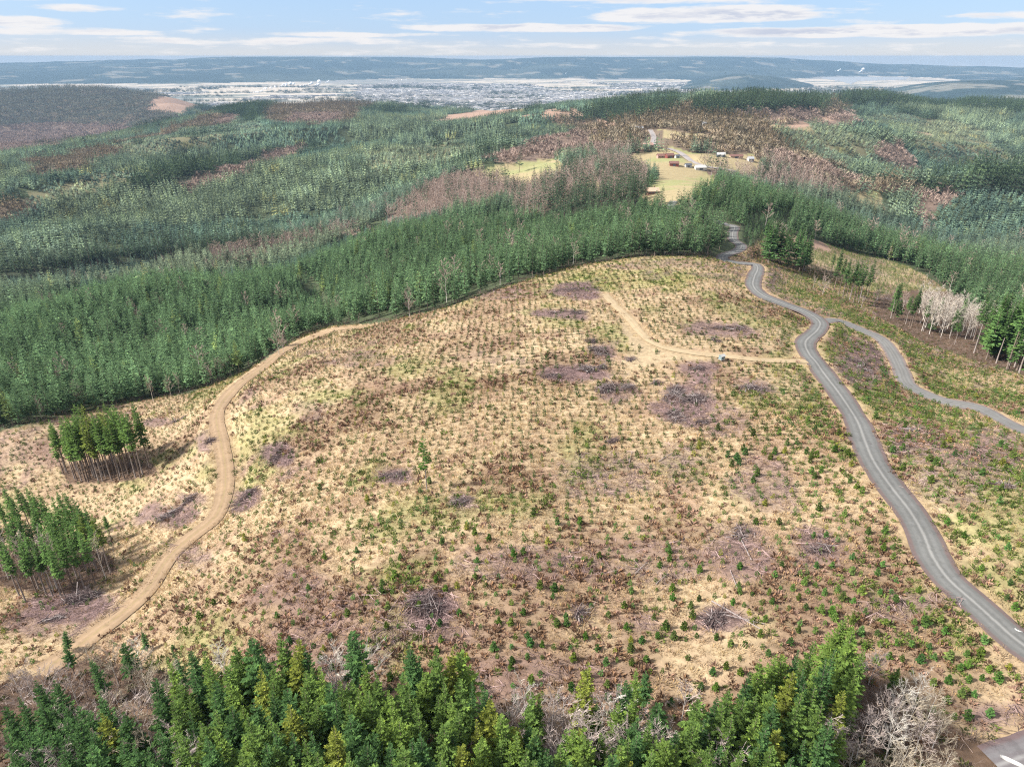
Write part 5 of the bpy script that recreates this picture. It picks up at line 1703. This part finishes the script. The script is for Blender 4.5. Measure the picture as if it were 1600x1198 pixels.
# ------------------------------------------------------------------ flood plain: town, river, mill steam
def town_kind(name, seed):
    b = Buf(); rng = np.random.default_rng(seed)
    for _ in range(7):
        w, d, h = rng.uniform(9, 26), rng.uniform(9, 20), rng.uniform(4, 8)
        if rng.random() < .25: w, d, h = w * 2.6, d * 2, h * 1.3
        x, y = rng.normal(0, 38, 2)
        b.box((x, y, h / 2 - 1), (w, d, h), rng.choice([0, .3]), rng.uniform(.6, 1.35))
    return proto(name, b.mesh(name, [MAT['twig_i']]))


TK = [town_kind('town_block_kind', 700 + s) for s in range(4)]
n = 16000
rr = np.sqrt(RNG.uniform(5000 ** 2, 12500 ** 2, n)); aa = RNG.uniform(R(-26), R(33), n)
x, y = rr * np.sin(aa), rr * np.cos(aa); z = ground_z(x, y); px, py, t = project(x, y, z)
k = (z < 13) & (fbm(x, y, 800, 3, 361) + .25 * (px > 560) * (px < 1200) - .00003 * (rr - 6000) > .56)
x, y, z = x[k], y[k], z[k]; n = len(x)
tt = np.where(RNG.random((n, 1)) < .6, np.array([[.44, .42, .40]]), np.array([[.30, .30, .31]])) * RNG.uniform(.7, 1.25, (n, 1))
tag(scatter('town', np.stack([x, y, z], 1), RNG.integers(0, 4, n), np.stack([np.zeros(n), np.zeros(n), RNG.choice([0, .4, 1.57], n)], 1), np.ones((n, 3)) * RNG.uniform(.7, 1.3, (n, 1)), tt, TK), kind='stuff')
# riverside woods on the plain
n = 14000
rr = np.sqrt(RNG.uniform(5200 ** 2, 11500 ** 2, n)); aa = RNG.uniform(R(-28), R(35), n)
x, y = rr * np.sin(aa), rr * np.cos(aa); z = ground_z(x, y)
k = (z < 13) & (fbm(x * .5, y, 420, 3, 371) > .575)
x, y, z = x[k], y[k], z[k]; n = len(x)
tag(scatter('riverside_woods', np.stack([x, y, z], 1), RNG.integers(3, 5, n) * 0 + RNG.choice([3, 4, 7, 8], n), rot_z(n) * np.array([0, 0, 1]), np.ones((n, 3)) * RNG.uniform(.8, 1.5, (n, 1)), np.tile((.05, .065, .045), (n, 1)) * RNG.uniform(.7, 1.4, (n, 1)), CL), kind='stuff')

m_, N_, out_ = mat_new('river_water')
bsdf(N_, out_, rgb(.30, .30, .29), .4, .5, N_.noise(pos(N_), .05, 3), .05, 1)


def water(polys):
    for pp in polys:
        w = np.array([sight(a, c)[:2] for a, c in pp])
        V = np.column_stack([w, np.full(len(w), 7.5)])
        me = bpy.data.meshes.new('river'); me.from_pydata(V.tolist(), [], [list(range(len(V)))]); me.materials.append(m_)
        if me.polygons[0].normal.z < 0: me.flip_normals()
        tag(link('river', me), kind='structure')


water([[(1282,117),(1320,119),(1420,121),(1415,125),(1340,127),(1330,132),(1315,128),(1285,123)], [(720,122),(860,120.5),(1000,121),(1050,123),(1045,125.5),(900,124),(720,124.5)]])


def steam(px, py, w, h, seed, n):
    x0, y0, z0, t = sight(px, py)
    rng = np.random.default_rng(seed); b = bpy.data.meshes.new('steam')
    import bmesh
    bm = bmesh.new()
    W_, H_ = w / F * t * .7, h / F * t * .6
    for i in range(n):
        f = (i + .5) / n
        r = H_ * rng.uniform(.10, .2) * (.6 + .9 * f)
        q = bmesh.ops.create_icosphere(bm, subdivisions=2, radius=r)
        off = np.array([W_ * (f - .5) + rng.normal(0, W_ * .10), rng.normal(0, r), H_ * f * rng.uniform(.3, 1) * .8 + r * .5])
        for v in q['verts']:
            v.co = v.co * (1 + .25 * rng.normal()) if False else v.co
            v.co.x *= 1.3; v.co += type(v.co)(off)
    bm.to_mesh(b); bm.free()
    for p in b.polygons: p.use_smooth = True
    b.materials.append(MAT_STEAM)
    tag(link('steam', b, None, (x0, y0, z0)), kind='stuff')


MAT_STEAM = flat_mat('steam_white', (.85, .86, .88), 1.0, .03)
for i, a_ in enumerate([(420,140,34,10,9), (447,136,30,15,10), (478,136,28,12,9), (497,135,14,16,7), (512,130,8,8,5), (400,146,30,9,8), (1345,114,11,12,7), (1310,112,10,8,6), (922,128,12,5,6), (884,116,4,4,4), (1025,131,12,6,6), (620,128,40,7,9)]):
    steam(a_[0], a_[1], a_[2], a_[3], 800 + i, a_[4])

# ------------------------------------------------------------------ air
def haze():
    b = Buf()
    b.box((0, 10200, (CAMZ + 8 - 12) / 2), (46000, 22000, CAMZ + 8 + 12))
    me = b.mesh('haze', [])
    m, N, out = mat_new('haze')
    v = N.node('ShaderNodeVolumePrincipled')
    v.inputs['Color'].default_value = rgb(.31, .48, .70)
    v.inputs['Density'].default_value = 4.5e-5
    v.inputs['Anisotropy'].default_value = 0.0
    N.l.new(v.outputs[0], out.inputs['Volume'])
    me.materials.append(m)
    tag(link('haze', me), kind='stuff')


print('ground range', Z.min(), Z.max(), GX.min(), GX.max(), GY.min(), GY.max())
haze()
